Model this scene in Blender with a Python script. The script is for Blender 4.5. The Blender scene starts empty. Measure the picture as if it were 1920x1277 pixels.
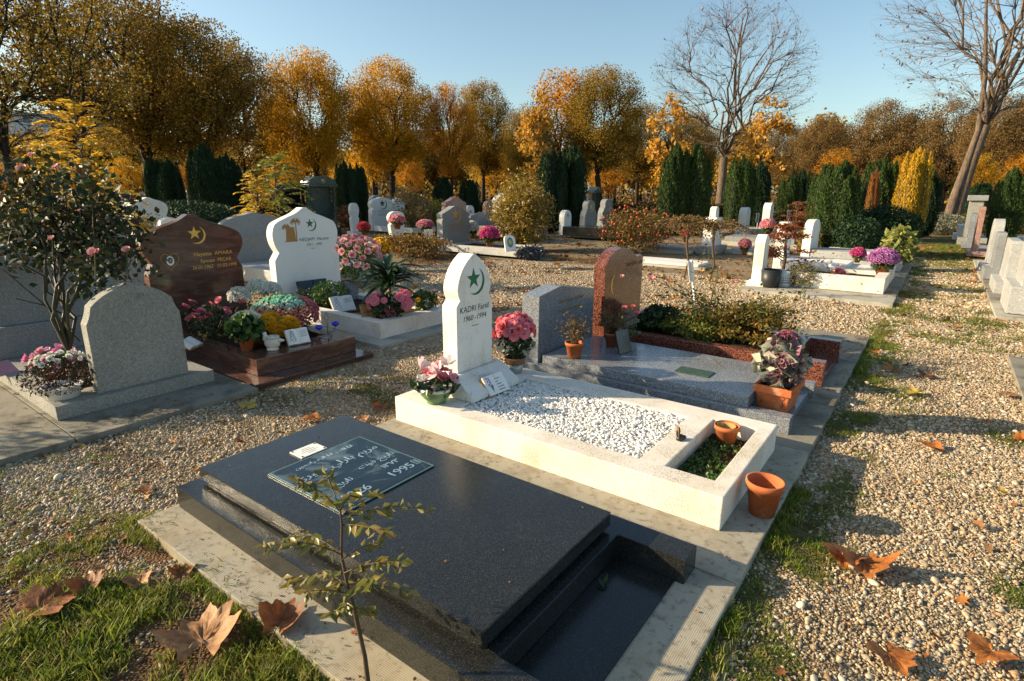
import bpy, bmesh, math, random
import numpy as np
from mathutils import Vector, Matrix, Euler, noise

R = math.radians
rnd = random.Random(7)
S = bpy.context.scene
COL = S.collection
CAM = np.array([0.0, 0.0, 1.5])
CR = np.array([0.80235657, 0.59682251, 0.00517888])
CU = np.array([-0.15541945, 0.20054942, 0.96727696])
CF = np.array([-0.57625405, 0.77690593, -0.25366998])
FPX = 1066.7

def G(px, py, z=0.0):
    """ground (or height z) point seen at a pixel of the 1920 px photograph"""
    d = CR*(px-960) - CU*(py-638.5) + CF*FPX
    t = (z-1.5)/d[2]
    return (d[0]*t, d[1]*t)

def AT(px, dist):
    """ground point in the direction of a picture column at a horizontal distance"""
    d = CR*(px-960) - CU*(359-638.5) + CF*FPX
    d = d[:2]/np.linalg.norm(d[:2])
    return (float(d[0]*dist), float(d[1]*dist))

def TOP(px, py, dist):
    d = CR*(px-960) - CU*(py-638.5) + CF*FPX
    return float(1.5 + dist*d[2]/np.linalg.norm(d[:2]))
def WID(px, wpx, dist):
    a=CR*(px-wpx-960)-CU*(300-638.5)+CF*FPX; b=CR*(px+wpx-960)-CU*(300-638.5)+CF*FPX
    a=a[:2]/np.linalg.norm(a[:2]); b=b[:2]/np.linalg.norm(b[:2])
    return float(np.linalg.norm(a-b)*dist/2)

def PD(px, py, depth):
    d = CR*(px-960) - CU*(py-638.5) + CF*FPX
    return Vector(CAM + d/FPX*depth)

# ------------------------------------------------------------------ objects
def link(o, parent=None):
    COL.objects.link(o)
    if parent is not None: o.parent = parent
    return o

def tag(o, label=None, cat=None, group=None, kind=None):
    if label: o['label'] = label
    if cat: o['category'] = cat
    if group: o['group'] = group
    if kind: o['kind'] = kind
    return o

def thing(name, label, cat, loc=(0,0,0), rz=0.0, group=None):
    o = bpy.data.objects.new(name, None)
    o.empty_display_size = 0.1
    link(o); o.location = loc; o.rotation_euler = (0,0,rz)
    return tag(o, label, cat, group)

def put(name, mesh, m, parent=None):
    o = bpy.data.objects.new(name, mesh)
    if m is not None and len(mesh.materials) == 0: mesh.materials.append(m)
    return link(o, parent)

def copy_tree(o, parent=None):
    c = o.copy(); COL.objects.link(c)
    if parent is not None: c.parent = parent
    for ch in list(o.children): copy_tree(ch, c)
    return c

class B:
    """collects shapes in one bmesh, made into ONE mesh object"""
    def __init__(s): s.bm = bmesh.new()
    def box(s, x0,x1,y0,y1,z0,z1, bev=0.0):
        t = bmesh.new()
        bmesh.ops.create_cube(t, size=1)
        for v in t.verts:
            v.co = Vector(((x0+x1)/2+v.co.x*(x1-x0), (y0+y1)/2+v.co.y*(y1-y0), (z0+z1)/2+v.co.z*(z1-z0)))
        if bev: bmesh.ops.bevel(t, geom=t.edges[:], offset=bev, segments=2, profile=.6, affect='EDGES')
        return s.merge(t)
    def merge(s, t, mtx=None):
        if mtx is not None: bmesh.ops.transform(t, matrix=mtx, verts=t.verts[:])
        me = bpy.data.meshes.new('t'); t.to_mesh(me); t.free(); s.bm.from_mesh(me); bpy.data.meshes.remove(me)
        return s
    def plate(s, xs, ys, holes, z0, z1, bev=0.0):
        t = bmesh.new(); V = {}
        def v(x,y,z):
            k=(x,y,z)
            if k not in V: V[k]=t.verts.new(k)
            return V[k]
        nx,ny=len(xs)-1,len(ys)-1
        full=lambda i,j: 0<=i<nx and 0<=j<ny and (i,j) not in holes
        for i in range(nx):
            for j in range(ny):
                if not full(i,j): continue
                a,b,c,d=xs[i],xs[i+1],ys[j],ys[j+1]
                t.faces.new([v(a,c,z1),v(b,c,z1),v(b,d,z1),v(a,d,z1)])
                t.faces.new([v(a,d,z0),v(b,d,z0),v(b,c,z0),v(a,c,z0)])
                if not full(i,j-1): t.faces.new([v(a,c,z0),v(b,c,z0),v(b,c,z1),v(a,c,z1)])
                if not full(i,j+1): t.faces.new([v(b,d,z0),v(a,d,z0),v(a,d,z1),v(b,d,z1)])
                if not full(i-1,j): t.faces.new([v(a,d,z0),v(a,c,z0),v(a,c,z1),v(a,d,z1)])
                if not full(i+1,j): t.faces.new([v(b,c,z0),v(b,d,z0),v(b,d,z1),v(b,c,z1)])
        bmesh.ops.recalc_face_normals(t, faces=t.faces[:])
        if bev:
            es=[e for e in t.edges if len(e.link_faces)==2 and e.calc_face_angle(0)>.6]
            bmesh.ops.bevel(t, geom=es, offset=bev, segments=2, profile=.6, affect='EDGES')
        return s.merge(t)
    def prism(s, prof, x0, x1, bev=0.0):
        """profile of (y,z) pushed along x"""
        t = bmesh.new()
        a=[t.verts.new((x1,y,z)) for y,z in prof]
        f=t.faces.new(a); 
        r=bmesh.ops.extrude_face_region(t, geom=[f])
        nv=[g for g in r['geom'] if isinstance(g,bmesh.types.BMVert)]
        for q in nv: q.co.x=x0
        bmesh.ops.recalc_face_normals(t, faces=t.faces[:])
        if bev:
            es=[e for e in t.edges if abs(e.verts[0].co.x-e.verts[1].co.x)<1e-6]
            bmesh.ops.bevel(t, geom=es, offset=bev, segments=2, profile=.6, affect='EDGES')
        return s.merge(t)
    def lathe(s, prof, c=(0,0,0), n=28, sq=1.0):
        t=bmesh.new(); rings=[]
        for r,z in prof:
            rings.append([t.verts.new((c[0]+r*math.cos(2*math.pi*k/n), c[1]+r*sq*math.sin(2*math.pi*k/n), c[2]+z)) for k in range(n)])
        for A,Bq in zip(rings, rings[1:]):
            for k in range(n): t.faces.new([A[k],A[(k+1)%n],Bq[(k+1)%n],Bq[k]])
        if prof[0][0]>1e-4: t.faces.new(rings[0][::-1])
        if prof[-1][0]>1e-4: t.faces.new(rings[-1])
        bmesh.ops.remove_doubles(t, verts=t.verts[:], dist=1e-5)
        bmesh.ops.recalc_face_normals(t, faces=t.faces[:])
        for f in t.faces: f.smooth=True
        return s.merge(t)
    def frus(s, hx0,hy0,hx1,hy1,z0,z1,c=(0,0), bev=0.0):
        t=bmesh.new(); bmesh.ops.create_cube(t,size=1)
        for v in t.verts:
            top=v.co.z>0
            v.co=Vector((c[0]+2*v.co.x*(hx1 if top else hx0), c[1]+2*v.co.y*(hy1 if top else hy0), z1 if top else z0))
        if bev: bmesh.ops.bevel(t, geom=t.edges[:], offset=bev, segments=2, profile=.6, affect='EDGES')
        return s.merge(t)
    def tube(s, pts, rad, n=6):
        t=bmesh.new(); pts=[Vector(p) for p in pts]; rings=[]
        for i,p in enumerate(pts):
            d=(pts[min(i+1,len(pts)-1)]-pts[max(i-1,0)]).normalized()
            u=d.orthogonal().normalized() if i==0 else (u-d*u.dot(d)).normalized()
            w=d.cross(u); r=rad[i] if hasattr(rad,'__len__') else rad
            rings.append([t.verts.new(p+(u*math.cos(2*math.pi*k/n)+w*math.sin(2*math.pi*k/n))*r) for k in range(n)])
        for A,Bq in zip(rings, rings[1:]):
            for k in range(n): t.faces.new([A[k],A[(k+1)%n],Bq[(k+1)%n],Bq[k]]).smooth=True
        t.faces.new(rings[0][::-1]); t.faces.new(rings[-1])
        return s.merge(t)
    def ball(s, c, r, sx=1,sy=1,sz=1, sub=2, jit=0):
        t=bmesh.new(); bmesh.ops.create_icosphere(t, subdivisions=sub, radius=r)
        for v in t.verts:
            k=1+rnd.uniform(-jit,jit)
            v.co=Vector((c[0]+v.co.x*sx*k,c[1]+v.co.y*sy*k,c[2]+v.co.z*sz*k))
        for f in t.faces: f.smooth=True
        return s.merge(t)
    def poly(s, pts):
        s.bm.faces.new([s.bm.verts.new(p) for p in pts]); return s
    def mesh(s, name='m'):
        me=bpy.data.meshes.new(name); s.bm.to_mesh(me); s.bm.free(); return me
    def make(s, name, m, parent=None, loc=None, rot=None):
        o=put(name, s.mesh(name), m, parent)
        if loc is not None: o.location=loc
        if rot is not None: o.rotation_euler=rot
        return o

# ------------------------------------------------------------------ numpy meshes
def np_mesh(name, V, F, vattr=None, smooth=False, uvw=None):
    V=np.asarray(V,np.float32).reshape(-1,3); F=np.asarray(F,np.int32); n,k=F.shape
    me=bpy.data.meshes.new(name)
    me.vertices.add(len(V)); me.vertices.foreach_set('co',V.ravel())
    me.loops.add(n*k); me.loops.foreach_set('vertex_index',F.ravel())
    me.polygons.add(n); me.polygons.foreach_set('loop_start',np.arange(0,n*k,k,dtype=np.int32))
    if smooth: me.polygons.foreach_set('use_smooth',np.ones(n,bool))
    me.update(calc_edges=True)
    if vattr is not None:
        a=me.attributes.new('v','FLOAT','POINT'); a.data.foreach_set('value',np.asarray(vattr,np.float32))
    me.validate(); return me

class Tubes:
    def __init__(s): s.V=[];s.F=[];s.n=0
    def add(s, pts, rad, n=5):
        pts=np.asarray(pts,float); m=len(pts)
        d=np.gradient(pts,axis=0); d/=np.linalg.norm(d,axis=1)[:,None]+1e-9
        ref=np.array([.3,.1,.95]) if abs(d[0][2])<.9 else np.array([1.,.1,0])
        u=np.cross(d,ref); u/=np.linalg.norm(u,axis=1)[:,None]+1e-9; w=np.cross(d,u)
        rad=np.broadcast_to(np.asarray(rad,float),(m,))
        a=np.arange(n)*2*np.pi/n
        ring=pts[:,None,:]+rad[:,None,None]*(u[:,None,:]*np.cos(a)[None,:,None]+w[:,None,:]*np.sin(a)[None,:,None])
        s.V.append(ring.reshape(-1,3))
        i=np.arange(m-1)[:,None]*n; k=np.arange(n)[None,:]; k2=(k+1)%n
        s.F.append(np.stack([i+k,i+k2,i+n+k2,i+n+k],-1).reshape(-1,4)+s.n)
        s.n+=m*n
    def mesh(s,name): return np_mesh(name,np.concatenate(s.V),np.concatenate(s.F),smooth=True)

def leaf_mesh(name, P, size, r, aspect=.55, up=None, fold=.25, droop=0.0, dirs=None):
    """many leaf-sized folded faces: P centres, size lengths"""
    P=np.asarray(P,float); n=len(P); size=np.broadcast_to(np.asarray(size,float),(n,))*r.uniform(.7,1.3,n)
    if dirs is None: dirs=r.normal(size=(n,3)); dirs[:,2]-=droop
    if up is not None: dirs=dirs*(1-up)+np.array([0,0,1.0])*up*1.6
    dirs=dirs/(np.linalg.norm(dirs,axis=1)[:,None]+1e-9)
    q=r.normal(size=(n,3)); side=np.cross(dirs,q); side/=np.linalg.norm(side,axis=1)[:,None]+1e-9
    nor=np.cross(dirs,side)
    L=size[:,None]; W=L*aspect*.5
    base=P-dirs*L*.5; tip=P+dirs*L*.5-nor*L*.12
    l=P+side*W+nor*W*fold; rr=P-side*W+nor*W*fold
    V=np.stack([base,l,tip,rr],1).reshape(-1,3)
    i=np.arange(n)[:,None]*4
    F=np.concatenate([i+np.array([[0,1,2]]),i+np.array([[0,2,3]])],0)
    v=np.repeat(r.uniform(0,1,n),4)
    return np_mesh(name,V,F,v)

def join_np(name, parts):
    V=[];F=[];A=[];o=0
    for v,f,a in parts:
        V.append(v);F.append(f+o);A.append(a);o+=len(v)
    return np_mesh(name,np.concatenate(V),np.concatenate(F),np.concatenate(A))

# ------------------------------------------------------------------ materials
MATS={}
class NT:
    def __init__(s,name):
        s.m=bpy.data.materials.new(name); s.m.use_nodes=True; s.t=s.m.node_tree
        s.b=s.t.nodes['Principled BSDF']; s.out=s.t.nodes['Material Output']
        s.tc=s.t.nodes.new('ShaderNodeTexCoord'); MATS[name]=s.m
    def n(s,typ,**k):
        q=s.t.nodes.new('ShaderNode'+typ)
        for a,v in k.items():
            if hasattr(q,a): setattr(q,a,v)
            else: s.set(q,a,v)
        return q
    def set(s,q,a,v):
        i=q.inputs[a]
        if isinstance(v,bpy.types.NodeSocket): s.t.links.new(v,i)
        else: i.default_value=v
    def l(s,a,b): s.t.links.new(a,b)
    def co(s,sc=(1,1,1),kind='Object'):
        mp=s.n('Mapping'); s.l(s.tc.outputs[kind],mp.inputs['Vector']); mp.inputs['Scale'].default_value=sc
        return mp.outputs['Vector']
    def noise(s,scale,detail=4,rough=.55,vec=None,dist=0):
        q=s.n('TexNoise'); q.inputs['Scale'].default_value=scale; q.inputs['Detail'].default_value=detail
        q.inputs['Roughness'].default_value=rough; q.inputs['Distortion'].default_value=dist
        s.l(vec or s.tc.outputs['Object'],q.inputs['Vector']); return q.outputs['Fac']
    def vor(s,scale,out='Color',vec=None,feature='F1'):
        q=s.n('TexVoronoi'); q.feature=feature; q.inputs['Scale'].default_value=scale
        s.l(vec or s.tc.outputs['Object'],q.inputs['Vector']); return q.outputs[out]
    def ramp(s,fac,stops,interp='LINEAR'):
        q=s.n('ValToRGB'); q.color_ramp.interpolation=interp; e=q.color_ramp.elements
        while len(e)<len(stops): e.new(.5)
        for el,(p,c) in zip(e,stops):
            el.position=p; el.color=(c,c,c,1) if not hasattr(c,'__len__') else (*c,1)
        s.l(fac,q.inputs['Fac']); return q.outputs['Color']
    def mix(s,a,b,fac,mode='MIX'):
        q=s.n('Mix'); q.data_type='RGBA'; q.blend_type=mode
        for idx,v in ((0,fac),(6,a),(7,b)):
            if isinstance(v,bpy.types.NodeSocket): s.l(v,q.inputs[idx])
            else: q.inputs[idx].default_value=v if idx==0 else ((*v,1) if len(v)==3 else v)
        return q.outputs[2]
    def bump(s,h,dist=.01,strength=.5):
        q=s.n('Bump'); q.inputs['Distance'].default_value=dist; q.inputs['Strength'].default_value=strength
        s.l(h,q.inputs['Height']); s.l(q.outputs['Normal'],s.b.inputs['Normal']); return q
    def fin(s,col,rough=.6,spec=.5):
        if isinstance(col,bpy.types.NodeSocket): s.l(col,s.b.inputs['Base Color'])
        else: s.b.inputs['Base Color'].default_value=(*col,1)
        if isinstance(rough,bpy.types.NodeSocket): s.l(rough,s.b.inputs['Roughness'])
        else: s.b.inputs['Roughness'].default_value=rough
        s.b.inputs['Specular IOR Level'].default_value=spec
        return s.m

def worn_white(name, base=(.76,.715,.64)):
    t=NT(name)
    big=t.noise(1.7,6,.6,dist=.5)
    col=t.mix(base,(.55,.44,.27),t.ramp(big,[(.50,0),(.78,.55)]))
    sp=t.ramp(t.noise(150,3,.8),[(.50,0),(.60,1)]); mk=t.ramp(t.noise(3.4,4,.6),[(.46,0),(.62,.9)])
    col=t.mix(col,(.24,.18,.10),t.mix(sp,mk,1,'MULTIPLY'))
    dk=t.mix(t.ramp(t.vor(46,'Distance'),[(.05,1),(.13,0)]),t.ramp(t.noise(7,3),[(.50,0),(.60,.9)]),1,'MULTIPLY')
    col=t.mix(col,(.10,.085,.06),dk)
    v=t.co((9,9,1.2)); col=t.mix(col,(.46,.38,.26),t.ramp(t.noise(1.6,5,.6,vec=v),[(.58,0),(.75,.45)]))
    t.bump(t.noise(110,4,.7),.006,.5)
    return t.fin(col,.8,.25)

def granite(name, dark, mid, light, scale=230, rough=.25, big=60, pol=True, spec=.5, th=(.28,.72)):
    t=NT(name)
    c=t.n('SeparateColor'); t.l(t.vor(scale),c.inputs[0])
    col=t.ramp(c.outputs[0],[(0,dark),(th[0],dark),(th[0]+.04,mid),(th[1],mid),(th[1]+.04,light),(1,light)])
    n2=t.ramp(t.noise(big,3),[(.3,.72),(.7,1.12)])
    col=t.mix(col,n2,.8,'MULTIPLY')
    st=t.ramp(t.noise(2.3,6,.65),[(.35,.82),(.65,1.05)])
    col=t.mix(col,st,.8,'MULTIPLY')
    rg=t.ramp(t.noise(5,5,.6),[(.35,rough*.75),(.7,min(1,rough*1.7))])
    if pol: col=t.mix(col,(.30,.28,.24),t.ramp(t.noise(9,9,.8),[(.58,0),(.85,.20)]))
    t.bump(t.noise(scale*.7,2),.0006 if pol else .003,.4)
    return t.fin(col,rg,spec)

def stone(name, base, stain, dirt=.5, rough=.75, pits=True, sc=1.0, bmp=.004):
    t=NT(name)
    col=t.mix(base,stain,t.ramp(t.noise(3*sc,8,.68,dist=.4),[(.48,0),(.72,dirt)]))
    fine=t.ramp(t.noise(90*sc,4,.6),[(.3,.86),(.7,1.06)])
    col=t.mix(col,fine,.9,'MULTIPLY')
    if pits:
        pm=t.ramp(t.vor(70*sc,'Distance'),[(.06,1),(.14,0)])
        pm2=t.mix(pm,t.ramp(t.noise(6*sc,3),[(.5,0),(.62,1)]),1,'MULTIPLY')
        col=t.mix(col,tuple(x*.35 for x in stain),pm2)
    t.bump(t.noise(140*sc,4,.7),bmp,.5)
    return t.fin(col,rough,.3)

def foliage(name, cols, trans=.35, rough=.55, clump=.0, spec=.25):
    t=NT(name)
    a=t.n('Attribute'); a.attribute_name='v'
    n=len(cols)
    stops=[(i/(n-1) if n>1 else 0,c) for i,c in enumerate(cols)]
    col=t.ramp(a.outputs['Fac'],stops)
    br=t.ramp(t.noise(1.4,3),[(.3,.75),(.7,1.2)])
    col=t.mix(col,br,.9,'MULTIPLY')
    t.fin(col,rough,spec)
    tr=t.n('BsdfTranslucent'); t.l(col,tr.inputs['Color'])
    mx=t.n('MixShader'); mx.inputs[0].default_value=trans
    t.l(t.b.outputs[0],mx.inputs[1]); t.l(tr.outputs[0],mx.inputs[2]); t.l(mx.outputs[0],t.out.inputs['Surface'])
    return t.m

def plain(name, col, rough=.6, var=.15, sc=20, spec=.4, metal=0, bmp=0):
    t=NT(name)
    c=t.mix(col,t.ramp(t.noise(sc,5,.6),[(.3,1-var),(.7,1+var)]),1,'MULTIPLY')
    t.b.inputs['Metallic'].default_value=metal
    if bmp: t.bump(t.noise(sc*3,4,.6),bmp,.6)
    return t.fin(c,rough,spec)

def bark(name, a, b_, sc=6):
    t=NT(name)
    v=t.co((sc,sc,sc*.22))
    f=t.noise(3,6,.65,vec=v,dist=.6)
    t.bump(f,.03,.8)
    return t.fin(t.mix(a,b_,t.ramp(f,[(.35,0),(.65,1)])),.85,.2)

white_stone=worn_white('white_stone',(.76,.74,.69))
white_clean=stone('white_clean',(.80,.78,.74),(.5,.47,.4),.3)
white_far=stone('white_far',(.74,.72,.67),(.4,.37,.3),.5,pits=False)
white_slab=worn_white('white_rendered_slab')
concrete=stone('concrete',(.25,.23,.18),(.06,.052,.034),.95,.85,bmp=.006)
concrete_light=stone('concrete_light',(.40,.38,.32),(.12,.11,.08),.8,.85,bmp=.006)
black_granite=granite('black_granite',(.009,.010,.009),(.021,.022,.020),(.065,.066,.06),520,.13,big=200,th=(.3,.88))
grey_granite=granite('grey_granite',(.05,.055,.065),(.21,.23,.26),(.42,.44,.47),420,.14)
grey_rough=granite('grey_rough_granite',(.15,.15,.13),(.31,.31,.275),(.42,.41,.37),430,.75,pol=False,spec=.25)
grey_stone=granite('grey_stone_granite',(.13,.14,.14),(.25,.26,.26),(.34,.35,.35),380,.5)
pale_granite=granite('pale_granite',(.22,.225,.23),(.42,.42,.41),(.55,.55,.52),340,.5)
red_granite=granite('red_granite',(.025,.012,.011),(.21,.068,.044),(.32,.135,.09),190,.10,th=(.34,.8))
pink_granite=granite('pink_granite',(.18,.09,.07),(.36,.2,.16),(.5,.32,.26),150,.3)
dark_green_granite=granite('dark_green_granite',(.01,.02,.018),(.035,.06,.055),(.1,.14,.13),150,.15)

def brown_marble():
    t=NT('brown_marble')
    v=t.co((1,1,4.5))
    f=t.noise(4,8,.65,vec=v,dist=.8)
    col=t.ramp(f,[(.3,(.060,.030,.022)),(.5,(.100,.050,.037)),(.62,(.150,.083,.062)),(.75,(.085,.042,.031))])
    sp=t.ramp(t.noise(170,2),[(.35,.75),(.7,1.2)])
    return t.fin(t.mix(col,sp,.8,'MULTIPLY'),.12,.5)
brown_granite=brown_marble()

def dotted():
    t=NT('dotted_concrete')
    sep=t.n('SeparateXYZ'); t.l(t.co((1,1,1)),sep.inputs[0])
    def saw(o):
        a=t.n('Math'); a.operation='MULTIPLY'; t.l(o,a.inputs[0]); a.inputs[1].default_value=2*math.pi/.0135
        b=t.n('Math'); b.operation='SINE'; t.l(a.outputs[0],b.inputs[0]); return b.outputs[0]
    m=t.n('Math'); m.operation='MULTIPLY'; t.l(saw(sep.outputs[0]),m.inputs[0]); t.l(saw(sep.outputs[1]),m.inputs[1])
    ab=t.n('Math'); ab.operation='ABSOLUTE'; t.l(m.outputs[0],ab.inputs[0])
    dots=t.ramp(ab.outputs[0],[(.1,0),(.4,1)])
    base=t.mix((.26,.235,.18),(.44,.41,.33),dots)
    base=t.mix(base,(.10,.08,.05),t.ramp(t.noise(24,6,.7),[(.52,0),(.68,.8)]))
    base=t.mix(base,(.20,.16,.10),t.ramp(t.noise(5,6,.65),[(.48,0),(.72,.75)]))
    base=t.mix(base,(.55,.42,.22),t.ramp(t.noise(2,3),[(.5,0),(.75,.35)]))
    t.bump(dots,.003,.6)
    return t.fin(base,.85,.3)
dotted_concrete=dotted()

def clay():
    t=NT('terracotta')
    col=t.mix((.50,.145,.05),(.36,.10,.04),t.ramp(t.noise(14,5,.6),[(.4,0),(.7,1)]))
    col=t.mix(col,(.62,.42,.30),t.ramp(t.noise(9,6,.7),[(.54,0),(.72,.55)]))
    col=t.mix(col,(.10,.06,.03),t.ramp(t.noise(22,5,.7),[(.60,0),(.72,.6)]))
    t.bump(t.noise(60,3),.001,.5); return t.fin(col,.8,.2)
terracotta=clay()
terracotta_dark=plain('terracotta_dark',(.26,.085,.04),.8,.2,18,.2)
soil=plain('soil',(.045,.028,.016),.95,.45,40,.1,bmp=.01)
gold=plain('gold_leaf',(.62,.38,.08),.35,.1,60,.6,metal=.55)
green_paint=plain('green_paint',(.004,.13,.055),.45,.1,60)
dark_letter=plain('dark_letter',(.02,.035,.03),.5)
grey_letter=plain('grey_letter',(.18,.2,.2),.6)
plastic_white=plain('white_plastic',(.78,.78,.74),.4,.08,10)
plastic_green=plain('green_ceramic',(.12,.22,.09),.35,.2,25)
ceramic_cream=plain('cream_ceramic',(.72,.68,.58),.4,.1)
plastic_black=plain('black_plastic',(.02,.022,.022),.45,.2)
zinc=plain('zinc',(.32,.34,.34),.4,.3,30,metal=.6)
wicker=plain('wicker',(.24,.12,.05),.7,.4,90,bmp=.004)
iron=plain('black_iron',(.02,.02,.02),.5)
blue_glass=plain('blue_glass',(.03,.02,.5),.1,.1,10,.6)
dark_slate=plain('dark_slate',(.02,.026,.03),.25,.3,25)
plaster_cream=plain('cream_plaster',(.66,.62,.52),.6,.12,25)
paper_white=plain('paper_white',(.78,.77,.73),.5,.06)
green_bronze=plain('green_bronze',(.05,.09,.055),.4,.3,30,metal=.2)
bark_dark=bark('dark_bark',(.022,.016,.012),(.055,.042,.030))
bark_pale=bark('pale_bark',(.07,.050,.036),(.19,.14,.10),5)
stem_green=plain('green_stem',(.07,.09,.025),.6,.2)
stem_brown=plain('brown_stem',(.09,.055,.03),.7,.2)
# ------------------------------------------------------------------ camera, light, sky
cam=bpy.data.cameras.new('camera'); co=bpy.data.objects.new('camera',cam); COL.objects.link(co)
cam.sensor_width=36; cam.lens=20.0; cam.clip_start=.05; cam.clip_end=2000
M=Matrix(((CR[0],CU[0],-CF[0],0),(CR[1],CU[1],-CF[1],0),(CR[2],CU[2],-CF[2],1.5),(0,0,0,1)))
co.matrix_world=M; S.camera=co
SUN_AZ=math.atan2(.30,.45); SUN_EL=R(21)          # the way the light travels over the ground
sun=bpy.data.lights.new('sun','SUN'); so=bpy.data.objects.new('sun',sun); COL.objects.link(so)
sun.energy=5.0; sun.angle=R(.55); sun.color=(1,.80,.53)
d=Vector((math.cos(SUN_AZ)*math.cos(SUN_EL), math.sin(SUN_AZ)*math.cos(SUN_EL), -math.sin(SUN_EL)))
so.rotation_euler=d.to_track_quat('-Z','Y').to_euler()
w=bpy.data.worlds.new('World'); S.world=w; w.use_nodes=True
nt=w.node_tree; bg=nt.nodes['Background']
sk=nt.nodes.new('ShaderNodeTexSky'); sk.sky_type='NISHITA'; sk.sun_disc=False
sk.sun_elevation=SUN_EL
# sky azimuth: rotation measured clockwise from +Y; the sun stands opposite to its travel
sx,sy=-math.cos(SUN_AZ),-math.sin(SUN_AZ)
sk.sun_rotation=math.atan2(sx,sy)
sk.altitude=0; sk.air_density=1.0; sk.dust_density=1.3; sk.ozone_density=1.2
tm=nt.nodes.new('ShaderNodeMix'); tm.data_type='RGBA'; tm.blend_type='MULTIPLY'; tm.inputs[0].default_value=1; tm.inputs[7].default_value=(.98,1.04,.98,1)
nt.links.new(sk.outputs[0],tm.inputs[6]); nt.links.new(tm.outputs[2],bg.inputs[0]); bg.inputs[1].default_value=.10
S.view_settings.view_transform='Standard'; S.view_settings.look='None'; S.view_settings.gamma=1
S.view_settings.exposure=1.0
S.cycles.use_denoising=True; S.cycles.max_bounces=6; S.cycles.diffuse_bounces=3; S.cycles.glossy_bounces=3
S.cycles.transmission_bounces=4; S.cycles.sample_clamp_indirect=6

# ------------------------------------------------------------------ ground
def vnoise(x,y,seed=0,sc=1.0):
    r=np.random.RandomState(seed); T=r.rand(64,64)
    x=np.asarray(x)*sc+100.3; y=np.asarray(y)*sc+57.7
    xi=np.floor(x).astype(int); yi=np.floor(y).astype(int); fx=x-xi; fy=y-yi
    fx=fx*fx*(3-2*fx); fy=fy*fy*(3-2*fy)
    t=lambda a,b: T[a%64,b%64]
    return (t(xi,yi)*(1-fx)+t(xi+1,yi)*fx)*(1-fy)+(t(xi,yi+1)*(1-fx)+t(xi+1,yi+1)*fx)*fy
def fbm(x,y,seed,sc,o=3):
    s=0;a=1;q=0
    for i in range(o): s=s+a*vnoise(x,y,seed+i,sc*2**i); q+=a; a*=.5
    return s/q
def sm(a,b,t): t=np.clip((t-a)/(b-a),0,1); return t*t*(3-2*t)
def grass_mask(x,y):
    x=np.asarray(x,float); y=np.asarray(y,float)
    n=fbm(x,y,3,1.6,4)
    m=sm(.62,.78,n)*.75*(1-.6*(x<-2.6)*(y<2.2))
    # verge along the aisle kerb
    m=np.maximum(m,sm(.30,.05,np.abs(x+.30))*sm(.35,.6,fbm(x,y,9,3.0))*(y<30))
    # streaky growth on the aisle, more further off
    st=fbm(x*1.4,y*2.6,21,1.1,5)
    m=np.maximum(m,sm(.44,.70,st)*sm(-.4,0,x)*sm(3.0,6,y)*.72)
    m=np.maximum(m,sm(10,17,y)*sm(-.5,0,x)*sm(1.2,.7,x)*.80*sm(.2,.6,st+.15))
    # patch with green grass bottom left
    q=(x+1.9)*.62+(y-.60)*.25
    d=sm(.98,.78,y+ .25*(fbm(x,y,5,3)-.5)+.55*sm(-1.9,-2.9,x))
    m=np.maximum(m,d*sm(-3.15,-2.45,x+.3*(fbm(x,y,8,2)-.5))*sm(.45,.62,fbm(x,y,14,4.5,5))*.85)
    # left strip edges
    m=np.maximum(m,sm(.35,.05,np.abs(x+3.9))*sm(.52,.68,fbm(x,y,31,2.4))*(y<8)*.4)
    m=np.maximum(m,sm(-3.0,-3.9,x)*sm(.9,.3,y)*.16)
    m=np.maximum(m,.24*sm(.42,.62,fbm(x,y,77,2.2,4))*(x<-2.7)*(x>-4.4)*(y<3.6))
    # ground between the middle rows and beyond
    m=np.maximum(m,sm(-9,-14,x)*.7*sm(.3,.55,fbm(x,y,40,.6)+.1))
    dist=np.hypot(x,y)
    m=np.maximum(m,sm(24,32,dist)*.8)
    m=m*(1-.5*sm(-2.85,-3.2,x)*(y<2.0)*(x>-4.6))
    return np.clip(m,0,1)
def bare_mask(x,y):
    # brown leaf litter and soil
    x=np.asarray(x,float); y=np.asarray(y,float)
    m=sm(.46,.60,fbm(x,y,55,2.6,4))*sm(1.1,.8,y)*sm(-3.6,-2.6,x)*(x<-.45)
    m=np.maximum(m,.62*sm(.42,.66,fbm(x,y,57,3.0,5))*(x<-2.6)*(x>-4.4)*(y<7))  # left strip: soil patches, their dark tone also standing in for dappled shade
    m=np.maximum(m,.45*sm(.50,.72,fbm(x,y,58,2.2,5))*(x>-.45)*(x<1.5))
    m=np.maximum(m,.8*sm(.50,.64,fbm(x,y,61,1.1,4))*sm(-3.5,-6.5,x)*sm(8,9,y+0*x))
    m=np.maximum(m,.8*sm(.5,.62,fbm(x,y,66,.9,4))*sm(22,30,np.hypot(x,y)))
    m=np.maximum(m,sm(34,50,np.hypot(x,y)))
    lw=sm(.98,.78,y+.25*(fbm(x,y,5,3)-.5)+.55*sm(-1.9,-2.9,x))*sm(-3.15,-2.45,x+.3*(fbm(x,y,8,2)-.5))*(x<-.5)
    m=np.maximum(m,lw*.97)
    return np.clip(m,0,1)
def spaced(pts):
    out=[]
    for (a,b,s) in pts: out+=list(np.arange(a,b,s))
    return np.array(out)
gx=spaced([(-600,-100,50),(-100,-40,6),(-40,-14,.8),(-14,-5,.16),(-5,1.6,.06),(1.6,8,.5),(8,60,6),(60,601,60)])
gy=spaced([(-400,-20,60),(-20,0,2),(0,7.5,.06),(7.5,16,.14),(16,40,.8),(40,100,6),(100,801,70)])
X,Y=np.meshgrid(gx,gy,indexing='ij')
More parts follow.
